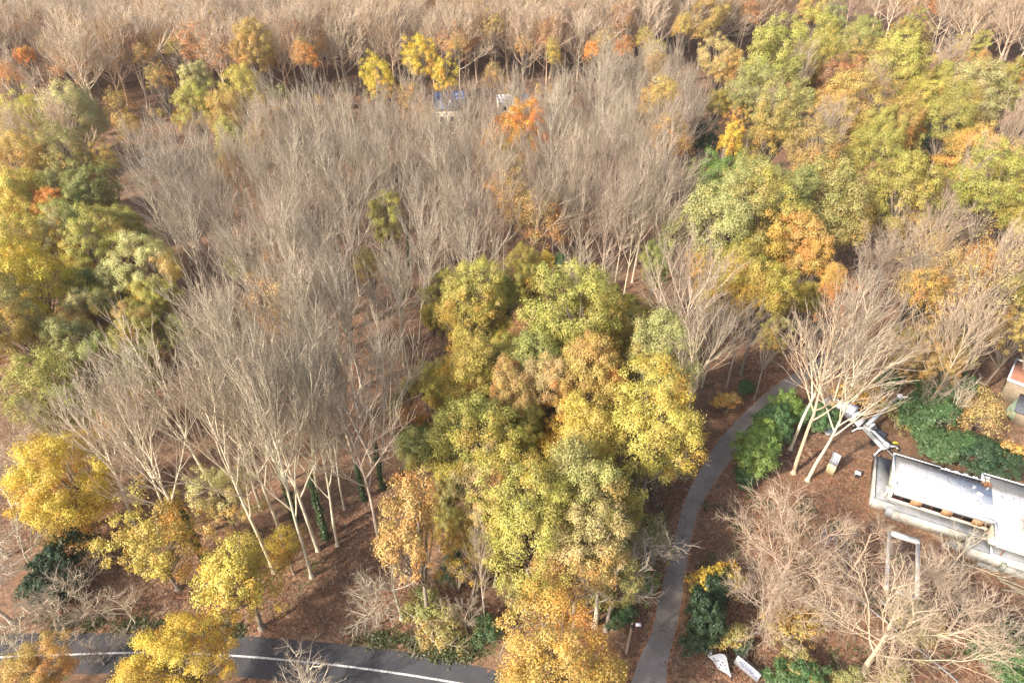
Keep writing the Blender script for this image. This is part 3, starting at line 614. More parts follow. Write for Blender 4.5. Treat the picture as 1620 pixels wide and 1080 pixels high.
# utility pole with lamp by the lane
pole = thing('street_lamp', 'weathered wooden pole with white lamp head beside the narrow lane', 'street lamp', G(991, 1032))
q = MB(); q.tube([(0,0,-.2),(0.03,0,3.2),(0,0.02,6.6)], [.19,.16,.13], 8, cap=True); q.build('pole', M_WOOD, pole)
q = MB(); q.beam((0,0,6.35), (.75,-.1,6.55), .07, .07); q.build('bracket', M_DARK, pole)
q = MB(); q.hexa([(.35,-.28,6.5),(1.0,-.32,6.5),(1.0,.1,6.5),(.35,.06,6.5),(.4,-.22,6.68),(.95,-.25,6.64),(.95,.04,6.64),(.4,.02,6.68)]); q.build('lamp_head', M_WHITE, pole)
q = MB(); q.box(-.16,.16,-.22,-.1,6.0,6.5); q.build('fuse_box', M_DARK, pole)
q = MB(); q.tube([(0,0,2.0),(0,0,2.14)], .2, 8, cap=True); q.build('band', M_STEEL, pole)

# sign board and sagging banner at the gate
sb = thing('sign_board', 'clean white rectangular sign board with small dark lines of print', 'sign', G(1178, 1066), math.radians(-47))
L3 = 3.1
q = MB(); q.hexa([(-L3/2,-.1,.55),(L3/2,-.1,.55),(L3/2,-.04,.55),(-L3/2,-.04,.55),(-L3/2,.35,1.75),(L3/2,.35,1.75),(L3/2,.41,1.75),(-L3/2,.41,1.75)]); q.build('board', M_CLOTH, sb)
q = MB()
for f, w0, w1 in ((.72,-.9,.5),(.58,-1.1,.9),(.46,-1.0,.8),(.34,-.8,1.1)):
    y = -.1+.45*f-.012; z = .55+1.2*f; x = w0
    while x < w1:
        x2 = x+RND.uniform(.08, .28); q.hexa([(x,y-.012,z),(x2,y-.012,z),(x2,y+.01,z),(x,y+.01,z),(x,y+.02,z+.085),(x2,y+.02,z+.085),(x2,y+.035,z+.085),(x,y+.035,z+.085)]); x = x2+.06
q.build('print', M_BLUE, sb)
q = MB(); q.beam((-L3/2-.3, .5, 1.95), (L3/2+.8, .5, 1.95), .07, .07); q.build('top_bar', M_DARK, sb)
for x in (-L3/2-.2, L3/2+.7):
    q = MB(); q.box(x-.05, x+.05, .45, .55, 0, 1.95); q.build('post', M_DARK, sb)
bn = thing('sagging_banner', 'torn white banner sagging into a triangle, its upper end rolled up', 'banner', G(1138, 1058), math.radians(-50))
q = MB(); nu, nv = 14, 6; V = []
for i in range(nu+1):
    u = i/nu; hgt = .5+1.15*max(0, math.sin(math.pi*min(1, u*1.05)**.8))*(1-.25*u)
    for j in range(nv+1):
        s_ = j/nv; x = -1.7+3.2*u; V.append((x, .12*math.sin(u*9+s_*4)+.75*s_*math.sin(math.pi*u), .35+s_*hgt*(.55+.45*math.sin(math.pi*u))-.2*math.sin(math.pi*u)*(1-s_)))
F = [(i*(nv+1)+j, (i+1)*(nv+1)+j, (i+1)*(nv+1)+j+1, i*(nv+1)+j+1) for i in range(nu) for j in range(nv)]
Vb = [(x, y+.012, z) for x, y, z in V]; n_ = len(V)
q.add(V+Vb, F+[tuple(reversed([k+n_ for k in f])) for f in F]); cl = q.build('cloth', M_CLOTH, bn, True)
q = MB(); th = np.linspace(.4, 5.6, 14); q.tube([(-1.85+.32*math.cos(a), .15, 1.0+.42*math.sin(a)) for a in th], np.full(14, .13), 8); q.build('rolled_end', M_CLOTH, bn, True)
q = MB()
for u, s_ in ((.28,.6),(.34,.45),(.42,.5),(.5,.55),(.56,.4),(.66,.5),(.74,.4)):
    i = int(u*nu); j = int(s_*nv); x, y, z = V[i*(nv+1)+j]; q.beam((x-.13, y-.03, z-.02), (x+.13, y-.03, z+.04), .02, .11, (0,1,.01)); 
q.build('lettering', M_BLUE, bn)
for x in (-1.95, 1.65):
    q = MB(); q.box(x-.05, x+.05, -.05, .05, 0, 1.7); q.build('post', M_DARK, bn)

# houses hidden in the wood and at the right edge
def hip(mb, x0, x1, y0, y1, z0, z1, ridge=.0):
    ym = (y0+y1)/2
    V = [(x0,y0,z0),(x1,y0,z0),(x1,y1,z0),(x0,y1,z0),(x0+ridge,ym,z1),(x1-ridge,ym,z1)]
    mb.add(V, [(0,1,5,4),(2,3,4,5),(1,2,5,5),(3,0,4,4)]); return mb
p0 = G(714, 190, 0)
sh = thing('solar_house', 'house half hidden by bare twigs with blue solar panels on its roof', 'house', (p0.x, p0.y, 0), math.radians(7))
q = MB(); q.box(-5, 5, -4, 5, 0, 5.0); q.box(-6.6, -5, -3.6, 1, 0, 3.6); q.build('wall', M_CREAM, sh)
q = MB(); q.hexa([(-5.4,-4.5,4.9),(5.4,-4.5,4.9),(5.4,.9,8.6),(-5.4,.9,8.6),(-5.4,-4.5,5.15),(5.4,-4.5,5.15),(5.4,.9,8.85),(-5.4,.9,8.85)])
q.hexa([(-5.4,.9,8.6),(5.4,.9,8.6),(5.4,5.5,5.1),(-5.4,5.5,5.1),(-5.4,.9,8.85),(5.4,.9,8.85),(5.4,5.5,5.35),(-5.4,5.5,5.35)]); rf = q.build('roof', M_SLATE, sh)
for i in range(6):
    for j in range(2):
        x = -4.9+i*1.65; s0 = .52+.24*j; P = lambda s, z: (-4.5+5.4*s, 5.15+3.7*s+z)
        (ya, za), (yb, zb) = P(s0, .04), P(s0+.22, .04)
        q = MB(); q.hexa([(x,ya,za),(x+1.55,ya,za),(x+1.55,yb,zb),(x,yb,zb),(x,ya,za+.08),(x+1.55,ya,za+.08),(x+1.55,yb,zb+.08),(x,yb,zb+.08)]); q.build('solar_panel', M_SOLAR, rf)
q = MB(); q.box(-.6, .4, -2.6, -1.6, 5.9, 7.3); q.build('skylight', M_WHITE, rf)
for x in (-3.2, 0, 2.6):
    q = MB(); q.box(x-.7, x+.7, -4.08, -3.98, 1.0, 2.6); wi = q.build('window', M_GLASS, sh); q = MB(); q.box(x-.8, x+.8, -4.14, -4.0, .88, 1.0); q.build('sill', M_WHITE, wi)
q = MB(); q.box(-3.0, -.8, -8.8, -7.0, 0, 1.5); q.hexa([(-3.1,-8.9,1.5),(-.7,-8.9,1.5),(-.7,-6.9,1.5),(-3.1,-6.9,1.5),(-3.0,-8.8,1.7),(-.8,-8.8,1.7),(-.8,-7,1.75),(-3,-7,1.75)])
o = q.build('garden_shed', M_SLATE); o.location = (p0.x, p0.y, 0); o.rotation_euler.z = .12; tag(o, 'low dark garden shed below the solar panelled house', 'shed')
q = MB(); q.box(-1.0, 1.0, -.3, .3, .45, .52); 
for x in (-.9, .9): q.box(x-.05, x+.05, -.28, .28, 0, .45)
o = q.build('garden_bench', M_WHITE); o.location = G(720, 213); tag(o, 'white garden bench in front of the solar panelled house', 'bench')
p1 = G(812, 185, 0)
ch = thing('cream_house', 'cream walled house with pale flat roof edge behind the orange-topped tree', 'house', (p1.x, p1.y, 0), math.radians(7))
q = MB(); q.box(-5, 5, -3.5, 4, 0, 5.6); q.build('wall', M_CREAM, ch)
q = MB(); q.box(-5.2, 5.2, -3.7, -3.3, 5.6, 6.0); q.box(-5.2, -4.8, -3.3, 4.2, 5.6, 5.997); q.box(4.8, 5.2, -3.3, 4.2, 5.6, 5.995); q.box(-4.8, 4.8, 3.8, 4.2, 5.6, 5.993); q.box(-4.8, 4.8, -3.3, 3.8, 5.5, 5.8); q.build('roof', M_WHITE, ch)
for x, z in ((-3.3, 3.4), (0, 3.4), (3, 3.4), (-3.3, .9), (2, .9)):
    q = MB(); q.box(x-.7, x+.7, -3.58, -3.48, z, z+1.4); q.build('window', M_GLASS, ch)
p2 = G(540, 240, 0)
gh = thing('grey_roofed_house', 'low house with bluish grey roof deep among the leafless trees', 'house', (p2.x, p2.y, 0), math.radians(10))
q = MB(); q.box(-5, 5, -3, 3, 0, 3); q.build('wall', M_CREAM, gh)
q = MB(); q.hexa([(-5.4,-3.5,2.9),(5.4,-3.5,2.9),(5.4,0,5.4),(-5.4,0,5.4),(-5.4,-3.5,3.1),(5.4,-3.5,3.1),(5.4,0,5.6),(-5.4,0,5.6)]); q.hexa([(-5.4,0,5.4),(5.4,0,5.4),(5.4,3.5,2.9),(-5.4,3.5,2.9),(-5.4,0,5.6),(5.4,0,5.6),(5.4,3.5,3.1),(-5.4,3.5,3.1)]); q.build('roof', M_SLATE, gh)
q = MB(); q.box(1, 1.7, .2, .9, 4.6, 6.4); q.build('chimney', M_TERRA, gh)
q = MB(); q.box(-.9, .9, -.9, .9, 0, 1.9); q.hexa([(-1,-1,1.9),(1,-1,1.9),(1,1,1.9),(-1,1,1.9),(-.6,-.6,2.3),(.6,-.6,2.3),(.6,.6,2.3),(-.6,.6,2.3)])
o = q.build('white_hut', M_WHITE); o.location = G(232, 262); tag(o, 'tiny white hut glimpsed beneath the grey bare trees', 'hut')
p3 = G(1607, 567, 4.5); rh = thing('tiled_house', 'house corner with terracotta tiled roof framed by white rims', 'house', (p3.x, p3.y, 0), math.radians(-40))
q = MB(); q.box(.3, 14, -6.8, -.3, 0, 4.2); q.box(3.2, 16, -12, -6.8, 0, 2.6); q.build('wall', M_WOOD, rh)
q = MB(); q.box(.25, 14, -6.9, -.25, 4.2, 4.5); rf = q.build('roof', M_TERRA, rh)
q = MB(); q.box(0, .25, -7.1, 0, 4.15, 4.7); q.box(.25, 14, -.25, 0, 4.15, 4.697); q.box(.25, 14, -7.1, -6.9, 4.15, 4.695); q.build('rim', M_WHITE, rf)
q = MB(); q.box(2.6, 16, -12.4, -7.1, 2.6, 2.85); q.build('lean_to_roof', M_SLATE, rh)
q = MB(); q.hexa([(-2.4,-.9,.0),(2.4,-1.3,.0),(2.6,1.2,.0),(-2.0,.9,.0),(-2.5,-.8,.9),(2.3,-1.2,1.9),(2.5,1.1,2.3),(-1.9,.8,1.3)])
o = q.build('tarpaulin', M_TARP); o.location = G(1605, 652); o.rotation_euler.z = .55; tag(o, 'pale green tarpaulin stretched over a stack near the tiled house', 'tarpaulin')
# felled timber near the terrace
for i, (x, y, a, l) in enumerate(((1598, 922, -.5, 3.0), (1606, 931, -.65, 3.6), (1600, 936, -.2, 2.4), (1613, 938, -.9, 2.6))):
    q = MB(); q.tube([(-l/2, 0, .16), (0, .05, .19), (l/2, 0, .15)], [.16, .15, .12], 7, cap=False); q.tube([(.2, 0, .2), (.7, .5, .3)], [.07, .04], 5)
    o = q.build('log', M_WOOD); o.location = G(x, y); o.rotation_euler.z = a
    tag(o, 'pale cut log lying among leaves before the terrace end', 'log', 'cut logs before the terrace')

# ------------------------------------------------------------------ trees in leaf: x, y, width, height of the crown in photo pixels, colour, label
LEFT = 'leafy trees of the left edge'; MID = 'leafy trees of the middle grove'; RIGHT = 'leafy trees of the right wood'; LONE = 'leafy trees among the bare wood'
T = [
(115,163,88,58,'PY','pale yellow-green round crown standing before the dark gap in the far wood','round',LEFT),
(30,192,66,50,'Y','yellow crown left of the pinkish bare crown, below the far wood','oak',LEFT),
(105,245,80,60,'O','golden olive crown right below the pinkish bare crown','oak',LEFT),
(80,290,48,42,'GG','small grey-green dome wedged between golden crowns','round',LEFT),
(28,250,80,56,'GO','orange-yellow crown at the frame edge above bright yellow ones','oak',LEFT),
(140,300,64,62,'G','green rounded crown touching the edge of the grey bare wood','round',LEFT),
(40,312,74,70,'Y','yellow lumpy crown beside the small orange crown','oak',LEFT),
(82,327,50,55,'OR','small orange crown squeezed between yellow and green ones','oak',LEFT),
(107,350,64,50,'G','fresh green low crown beneath the small orange crown','round',LEFT),
(195,352,58,44,'YG','yellow-green dome breaking into the grey bare wood','round',LEFT),
(22,385,92,70,'Y','broad yellow crown above the brightest yellow spreading crown','oak',LEFT),
(42,435,118,96,'BY','brightest broad yellow spreading crown with open dark gap beneath','oak',LEFT),
(82,395,52,50,'PY','pale straw-yellow crown beside the brightest yellow one','oak',LEFT),
(135,402,60,60,'YG','yellow-green tall crown left of the half pink crown','oak',LEFT),
(128,440,58,48,'G','green low crown under the tall yellow-green one','round',LEFT),
(182,372,52,50,'YG','yellow-green crown fused with a pinkish half','oak',LEFT),
(202,392,44,56,'TO','tan-pink thin crown next to the grey bare wood','loose',LEFT),
(250,422,66,58,'PY','pale yellow-green ball with knobbly top poking into bare trees','oak',LEFT),
(180,440,58,54,'GG','dull grey-green crown behind the knobbly pale ball','round',LEFT),
(234,466,62,52,'YG','green-yellow crown under the knobbly pale ball','oak',LEFT),
(124,478,58,48,'PY','pale greenish yellow crown with flat top, above grey-green crown','oak',LEFT),
(212,492,50,42,'YG','small yellow-green crown over the brown-orange crown','oak',LEFT),
(165,482,50,46,'O','dull olive crown in the middle of the leafy cluster','oak',LEFT),
(24,520,76,104,'O','dark golden-olive tall crown below the broad yellow spreading crown','oak',LEFT),
(104,524,74,62,'GG','grey-green wide crown, the greyest of its cluster','round',LEFT),
(210,538,50,54,'GO','brown-orange crown at the lower rim of the cluster','oak',LEFT),
(62,532,40,46,'GO','rusty yellow narrow crown left of the grey-green crown','loose',LEFT),
(88,590,124,74,'YG','wide yellow-green crown above the crooked bare tree','oak',LEFT),
(155,590,76,66,'G','greener crown joined to the wide yellow-green one','oak',LEFT),
(146,628,44,50,'YG','drooping yellow-green tuft under the greener crown','loose',LEFT),
(285,508,72,38,'G','low green crown mixed with orange at the cluster tip','loose',LEFT),
(-30,470,80,100,'Y','yellow crown cut by the frame, behind the brightest spreading crown','oak',LEFT),
(190,640,76,78,'TO','pale orange dome of thin leaves overlaid by bare twigs','thin',LEFT),
(88,742,142,104,'BY','brilliant yellow open maple above a dark holly','loose','lower left trees'),
(95,825,86,56,'GO','thin orange sapling leaves hanging over the dark holly','thin','lower left trees'),
(240,850,128,100,'Y','yellow spreading crown left of the two fused road-bank crowns','loose','lower left trees'),
(352,790,96,96,'PY','pale yellow-green loose crown before the white trunks','loose','lower left trees'),
(380,912,136,140,'Y','large yellow crown drooping to the road bank','loose','lower left trees'),
(285,1048,140,104,'BY','bright yellow tree standing on the near side of the road','near','lower left trees'),
(45,1068,104,72,'GO','orange-yellow tree near the road, cut by the frame','near','lower left trees'),
(452,868,64,66,'BY','scattered bright yellow saplings between pale trunks','thin','lower left trees'),
# middle grove
(742,478,98,104,'YG','yellow-green oak, topmost of the middle grove at its left','oak',MID),
(800,468,52,60,'YG','small green-yellow side crown beside the topmost oak','oak',MID),
(832,508,58,42,'RB','small rusty crown between the two topmost green oaks','thin',MID),
(925,490,128,108,'YG','broad green oak, topmost of the middle grove at its right','oak',MID),
(735,585,88,96,'Y','yellow lumpy oak below the topmost left oak','oak',MID),
(836,560,92,60,'G','green crown in the heart of the grove behind the tan ones','oak',MID),
(800,615,60,98,'TO','slender tan-orange oak in the heart of the grove','oak',MID),
(870,608,62,100,'T','pale tan oak between the slender tan-orange and golden ones','oak',MID),
(937,592,88,110,'GO','golden orange oak, the most orange of the grove','oak',MID),
(1035,558,116,124,'GG','large grey-green oak on the grove edge facing the lane','round',MID),
(740,682,122,104,'YG','wide yellow-green oak above the rusty-brown oak','oak',MID),
(912,690,108,96,'Y','yellow-green ragged crown under the golden orange oak','oak',MID),
(1036,672,134,126,'Y','great yellow oak overhanging the lane','oak',MID),
(645,702,88,92,'G','green olive oak at the left corner of the grove','loose',MID),
(656,838,116,176,'TO','tall rusty-tan oak at the road bank','loose',MID),
(838,822,134,146,'YG','broad pale green oak with white limbs showing','loose',MID),
(762,800,74,112,'T','thin tan oak left of the white-limbed pale oak','loose',MID),
(930,782,112,132,'O','olive yellow oak right of the white-limbed pale oak','oak',MID),
(918,862,136,112,'T','tan-yellow lower crown over a dark hollow','loose',MID),
(976,885,92,82,'O','dull olive crown by the leaning bare tree','loose',MID),
(888,1078,176,112,'AM','big orange tree standing at the near roadside, cut by the frame','near',MID),
(962,1062,56,50,'BY','bright yellow bough tree beside the lane mouth','loose',MID),
(645,652,40,34,'OR','tiny orange crown behind the green olive oak','thin',MID),
# among the bare wood
(615,352,52,52,'YG','small green crown alone amid the grey bare wood','oak',LONE),
(580,403,56,36,'Y','small yellow-topped crown below the lone green one','thin',LONE),
(868,405,34,28,'BY','tiny bright yellow crown amid grey twigs','loose',LONE),
(885,412,26,26,'MG','tiny dark green crown touching the tiny yellow one','oak',LONE),
(1036,408,54,50,'G','fresh green lone crown near the lane side of the bare wood','round',LONE),
(815,330,46,44,'TO','pale tan thin crown below the orange-topped tree','thin',LONE),
(815,213,84,74,'FL','blazing orange-topped tree before the cream house','oak',LONE),
(820,255,78,60,'Y','yellow half-bare crown under the blazing orange top','thin',LONE),
(375,418,48,50,'G','dark yellow-green thin crown inside the left bare wood','loose',LONE),
(425,406,28,24,'OR','tiny orange crown inside the left bare wood','thin',LONE),
(600,122,54,38,'BY','golden yellow dome at the foot of the far wood','oak',LONE),
(668,88,50,44,'BY','yellow crown halfway up the far wood edge','loose',LONE),
(703,128,40,58,'BY','narrow yellow tree just above the solar panelled house','loose',LONE),
(780,118,40,46,'TO','thin tan-yellow crown right of the narrow yellow tree','thin',LONE),
(402,85,58,82,'GO','orange-yellow tall half-bare tree in the far wood','loose',LONE),
(860,16,56,36,'BY','orange-yellow dome near the top of the far wood','oak',LONE),
(695,10,60,32,'OR','orange-red dome near the top of the far wood','oak',LONE),
(310,125,42,46,'PY','pale yellow-green narrow crown at the far wood foot','oak',LONE),
(308,168,62,54,'YG','pale green crown left of a golden one','oak',LONE),
(370,170,74,56,'GO','golden crown beside the pale green one','oak',LONE),
(392,128,68,40,'Y','straw yellow crown behind the golden one','loose',LONE),
(365,200,60,32,'YG','low yellow-green crown at the feet of the golden one','round',LONE),
(185,155,46,42,'GO','orange understory leaves in the dark gap of the far wood','thin',LONE),
(200,192,50,34,'GO','rusty understory sapling at the floor of the dark gap','thin',LONE),
(70,52,60,38,'OR','faint orange crown within the far beeches','thin',LONE),
(955,62,56,38,'GO','golden thin crown in the far wood beyond the grey domes','thin',LONE),
# right wood
(1130,288,76,68,'BG','fresh green crown at the lane corner of the bare wood','round',RIGHT),
(1150,352,134,146,'GG','tall grey-green oak below the fresh green one','round',RIGHT),
(1232,380,86,106,'YG','yellow-green oak shoulder to shoulder with an orange one','oak',RIGHT),
(1288,400,84,108,'GO','orange-gold oak overhanging the lane bend','oak',RIGHT),
(1205,468,88,120,'Y','yellow oak hanging over the lane before it vanishes','oak',RIGHT),
(1108,412,56,58,'GO','golden crown left of the grey-green oak','loose',RIGHT),
(1180,300,84,86,'YG','yellow-green oak behind the fresh green corner crown','oak',RIGHT),
(1262,340,80,78,'G','green oak above the orange-gold lane oak','oak',RIGHT),
(1168,425,78,76,'YG','yellow-green oak between the grey-green oak and the lane','oak',RIGHT),
(1315,440,52,70,'GO','golden crown at the outer side of the lane bend','oak',RIGHT),
(1152,225,50,92,'BY','narrow bright golden tree in a dark gap','loose',RIGHT),
(1044,168,88,84,'GO','tan-gold rounded crown at the corner of the bare wood','oak',RIGHT),
(1068,203,36,28,'BY','low bright yellow tuft beneath the tan-gold crown','loose',RIGHT),
(1140,103,60,62,'T','tan-orange crown beyond the dark gap','oak',RIGHT),
(1230,82,110,62,'YG','wide yellow-green crown on the ridge of the right wood','oak',RIGHT),
(1298,86,62,48,'YG','bright yellow-green crown right of the wide ridge crown','oak',RIGHT),
(1202,140,74,52,'GG','soft green crown in front of the wide ridge crown','round',RIGHT),
(1225,200,92,116,'O','tall olive crown beside the narrow golden tree','round',RIGHT),
(1247,150,36,34,'RB','small pinkish crown left of a small green one','oak',RIGHT),
(1275,157,40,42,'GG','small green crown right of a pinkish one','round',RIGHT),
(1345,156,94,64,'GO','golden-orange crown in the middle of the right wood','oak',RIGHT),
(1325,113,66,40,'RB','rust coloured dome behind the golden-orange crown','round',RIGHT),
(1392,128,82,62,'TO','tan-pink thin dome right of the rusty one','thin',RIGHT),
(1432,96,94,80,'YG','pale yellow-green large crown behind the tan-pink dome','oak',RIGHT),
(1502,192,80,92,'YG','free-standing round green tree with dark shaded foot','round',RIGHT),
(1432,190,88,62,'GO','gold crown left of the free-standing round tree','oak',RIGHT),
(1392,206,68,58,'YG','green-yellow crown under the gold one','oak',RIGHT),
(1290,252,92,84,'TO','brown-tan airy crown in the right wood','loose',RIGHT),
(1368,240,82,64,'YG','yellow-green lumpy crown in front of the bare grey dome','oak',RIGHT),
(1330,305,134,92,'O','broad olive crown with deep shade below','oak',RIGHT),
(1432,302,108,92,'YG','wide yellow-green crown right of the broad olive one','oak',RIGHT),
(1382,280,52,38,'RB','small rusty crown resting on the broad olive one','loose',RIGHT),
(1572,312,104,124,'YG','tall yellow-green crown near the frame edge','oak',RIGHT),
(1545,228,92,46,'GO','flat golden crown above the tall yellow-green one','oak',RIGHT),
(1600,250,60,66,'TO','tan bare-ish crown at the frame edge','thin',RIGHT),
(1545,135,94,56,'PY','pale golden crown above the free-standing round tree','oak',RIGHT),
(1602,140,56,54,'YG','green crown cut by the frame below the far beeches','oak',RIGHT),
(1500,118,52,44,'YG','small yellow-green crown left of the pale golden one','oak',RIGHT),
(1300,50,70,44,'YG','pale yellow-green crown high on the ridge','oak',RIGHT),
(1372,42,44,30,'G','small green crown among the far pinkish beeches','round',RIGHT),
(1438,46,34,32,'YG','tiny green crown alone among the far pinkish beeches','round',RIGHT),
(1285,14,44,46,'GO','golden narrow tree at the top of the far wood','loose',RIGHT),
(1118,22,66,56,'GO','golden thin tree beside a dark conifer','loose',RIGHT),
(1320,28,50,30,'GG','green dome on the far skyline of the right wood','round',RIGHT),
(1355,70,60,44,'O','dull olive dome on the ridge','round',RIGHT),
(1465,150,58,48,'Y','yellow crown left above the free-standing tree','oak',RIGHT),
(1265,105,60,40,'Y','yellow crown wedged below the wide ridge crown','oak',RIGHT),
(1610,340,60,80,'Y','yellow crown cut by the frame beside the tall yellow-green one','oak',RIGHT),
(1455,445,88,88,'GO','gold leafed oak with a dark bare trunk visible','loose',RIGHT),
(1545,455,150,150,'T','huge tan crown of fading leaves behind the laurels','thin',RIGHT),
(1490,420,120,70,'TO','tan twiggy crown above the gold leafed oak','thin',RIGHT),
(1562,398,80,52,'OR','soft orange crown behind the huge tan one','thin',RIGHT),
(1352,490,88,100,'RB','pink-orange half bare beech behind the pale trunks','thin',RIGHT),
(1432,562,62,86,'O','dull mustard sapling in shade left of the laurels','loose',RIGHT),
(1492,560,70,80,'O','mustard sapling under the huge tan crown','thin',RIGHT),
(1560,640,84,70,'TO','thin orange sapling by the green tarpaulin','thin',RIGHT),
(1605,520,60,60,'GO','golden crown cut by the frame above the tiled house','loose',RIGHT),
(1222,535,50,60,'O','olive lower crown at the lane side','loose',RIGHT),
(1650,440,90,120,'YG','yellow-green crown mostly outside the frame','oak',RIGHT),
]
for e in T:
    x, y, w, h, c, lab, fam, grp = e
    dz = 2.0 if any(k in lab for k in ('understory', 'sapling', 'tuft', 'low bright')) else (4.5 if grp == 'lower left trees' else 6.0 if fam == 'near' else 10.0)
    leafy(x, y, w, h, c, lab, fam, dz, 'leafy_tree', 'tree', grp, size=.61 if grp == MID else .56 if grp == LEFT else .53 if grp == RIGHT else .55)

# lesser trees closing the canopy between them
def inside(x, y, P):
    c = False; j = len(P)-1
    for i in range(len(P)):
        (xi, yi), (xj, yj) = P[i], P[j]
        if (yi > y) != (yj > y) and x < (xj-xi)*(y-yi)/(yj-yi)+xi: c = not c
        j = i
    return c
CW = dict(T='tan', OR='orange', BY='bright yellow', RB='russet', YG='yellow-green', Y='yellow', G='green', GG='grey-green', O='olive', GO='golden', TO='pale tan', PY='pale yellow')
def fill(poly, n, cols, where, group, rmin, rmax, seed, dens=.72, z=17):
    r_ = random.Random(seed); k = 0
    for _ in range(30000):
        if k >= n: break
        p = Vector((r_.uniform(-170, 190), r_.uniform(30, 260), z)); x, y = px(p)
        if not inside(x, y, poly): continue
        r = r_.uniform(rmin, rmax)
        if any((p.x-a)**2+(p.y-b_)**2 < (dens*(r+q))**2 for a, b_, q in TREES): continue
        w = 2*r*FPX/depth(p); c = r_.choice(cols)
        leafy(x, y, w*.85, w*r_.uniform(.8, 1.05), c, f'lesser {CW[c]} crown filling a gap {where}', r_.choice(['thin', 'loose', 'thin'] if z > 20 else ['oak', 'oak', 'loose']), 15.0 if z > 20 else 6.0 if z > 6 else 1.0, 'leafy_tree', 'tree', f'lesser {CW[c]} crowns {where}')
        k += 1
    
fill([(1095,440),(1150,400),(1260,440),(1310,430),(1250,540),(1185,560),(1190,490),(1100,470)], 8, ['YG','Y','GO'], 'above the lane bend', 'b', 2.2, 3.2, 9, .6)
fill([(-60,170),(60,150),(165,235),(175,330),(250,390),(290,470),(230,560),(200,650),(90,650),(-60,600)], 40, ['YG','Y','O','G','GO','PY'], 'in the left edge cluster', 'l', 2.4, 3.8, 1, .62)
fill([(690,440),(950,430),(1010,480),(1080,560),(1085,690),(1015,760),(990,860),(760,900),(690,780),(650,690)], 70, ['YG','YG','Y','O'], 'in the middle grove', 'm', 1.9, 3.2, 2, .5)
fill([(600,650),(700,560),(1000,560),(1100,680),(1020,830),(960,890),(760,880),(610,850)], 24, ['O','YG','TO'], 'low in the middle grove', 'm2', 1.9, 2.8, 12, .42, 8)
fill([(1110,110),(1250,60),(1420,30),(1640,110),(1680,420),(1480,390),(1330,350),(1260,430),(1200,500),(1100,430),(1100,280),(1180,240),(1110,180)], 40, ['YG','O','TO','GG','GO','T','Y'], 'in the right wood', 'r', 2.6, 3.8, 3, .85)
fill([(1420,400),(1680,400),(1680,620),(1540,600),(1420,560)], 10, ['TO','GO','O'], 'above the laurels', 'rl', 2.4, 3.6, 4)

fill([(-60,20),(300,20),(420,60),(900,40),(1100,40),(1100,70),(900,85),(560,105),(330,120),(160,160),(-60,170)], 34, ['GO','OR','TO','Y','GO'], 'among the far beeches', 'f', 3.0, 4.6, 21, 1.45, 22)
fill([(-20,150),(160,170),(330,150),(560,142),(760,130),(900,112),(1100,88),(1180,70),(1180,90),(1000,128),(760,158),(560,170),(330,185),(160,215),(-20,200)], 40, ['GO','RB','TO','O'], 'at the foot of the far wood', 'g', 1.5, 2.4, 22, 1.0, 4)

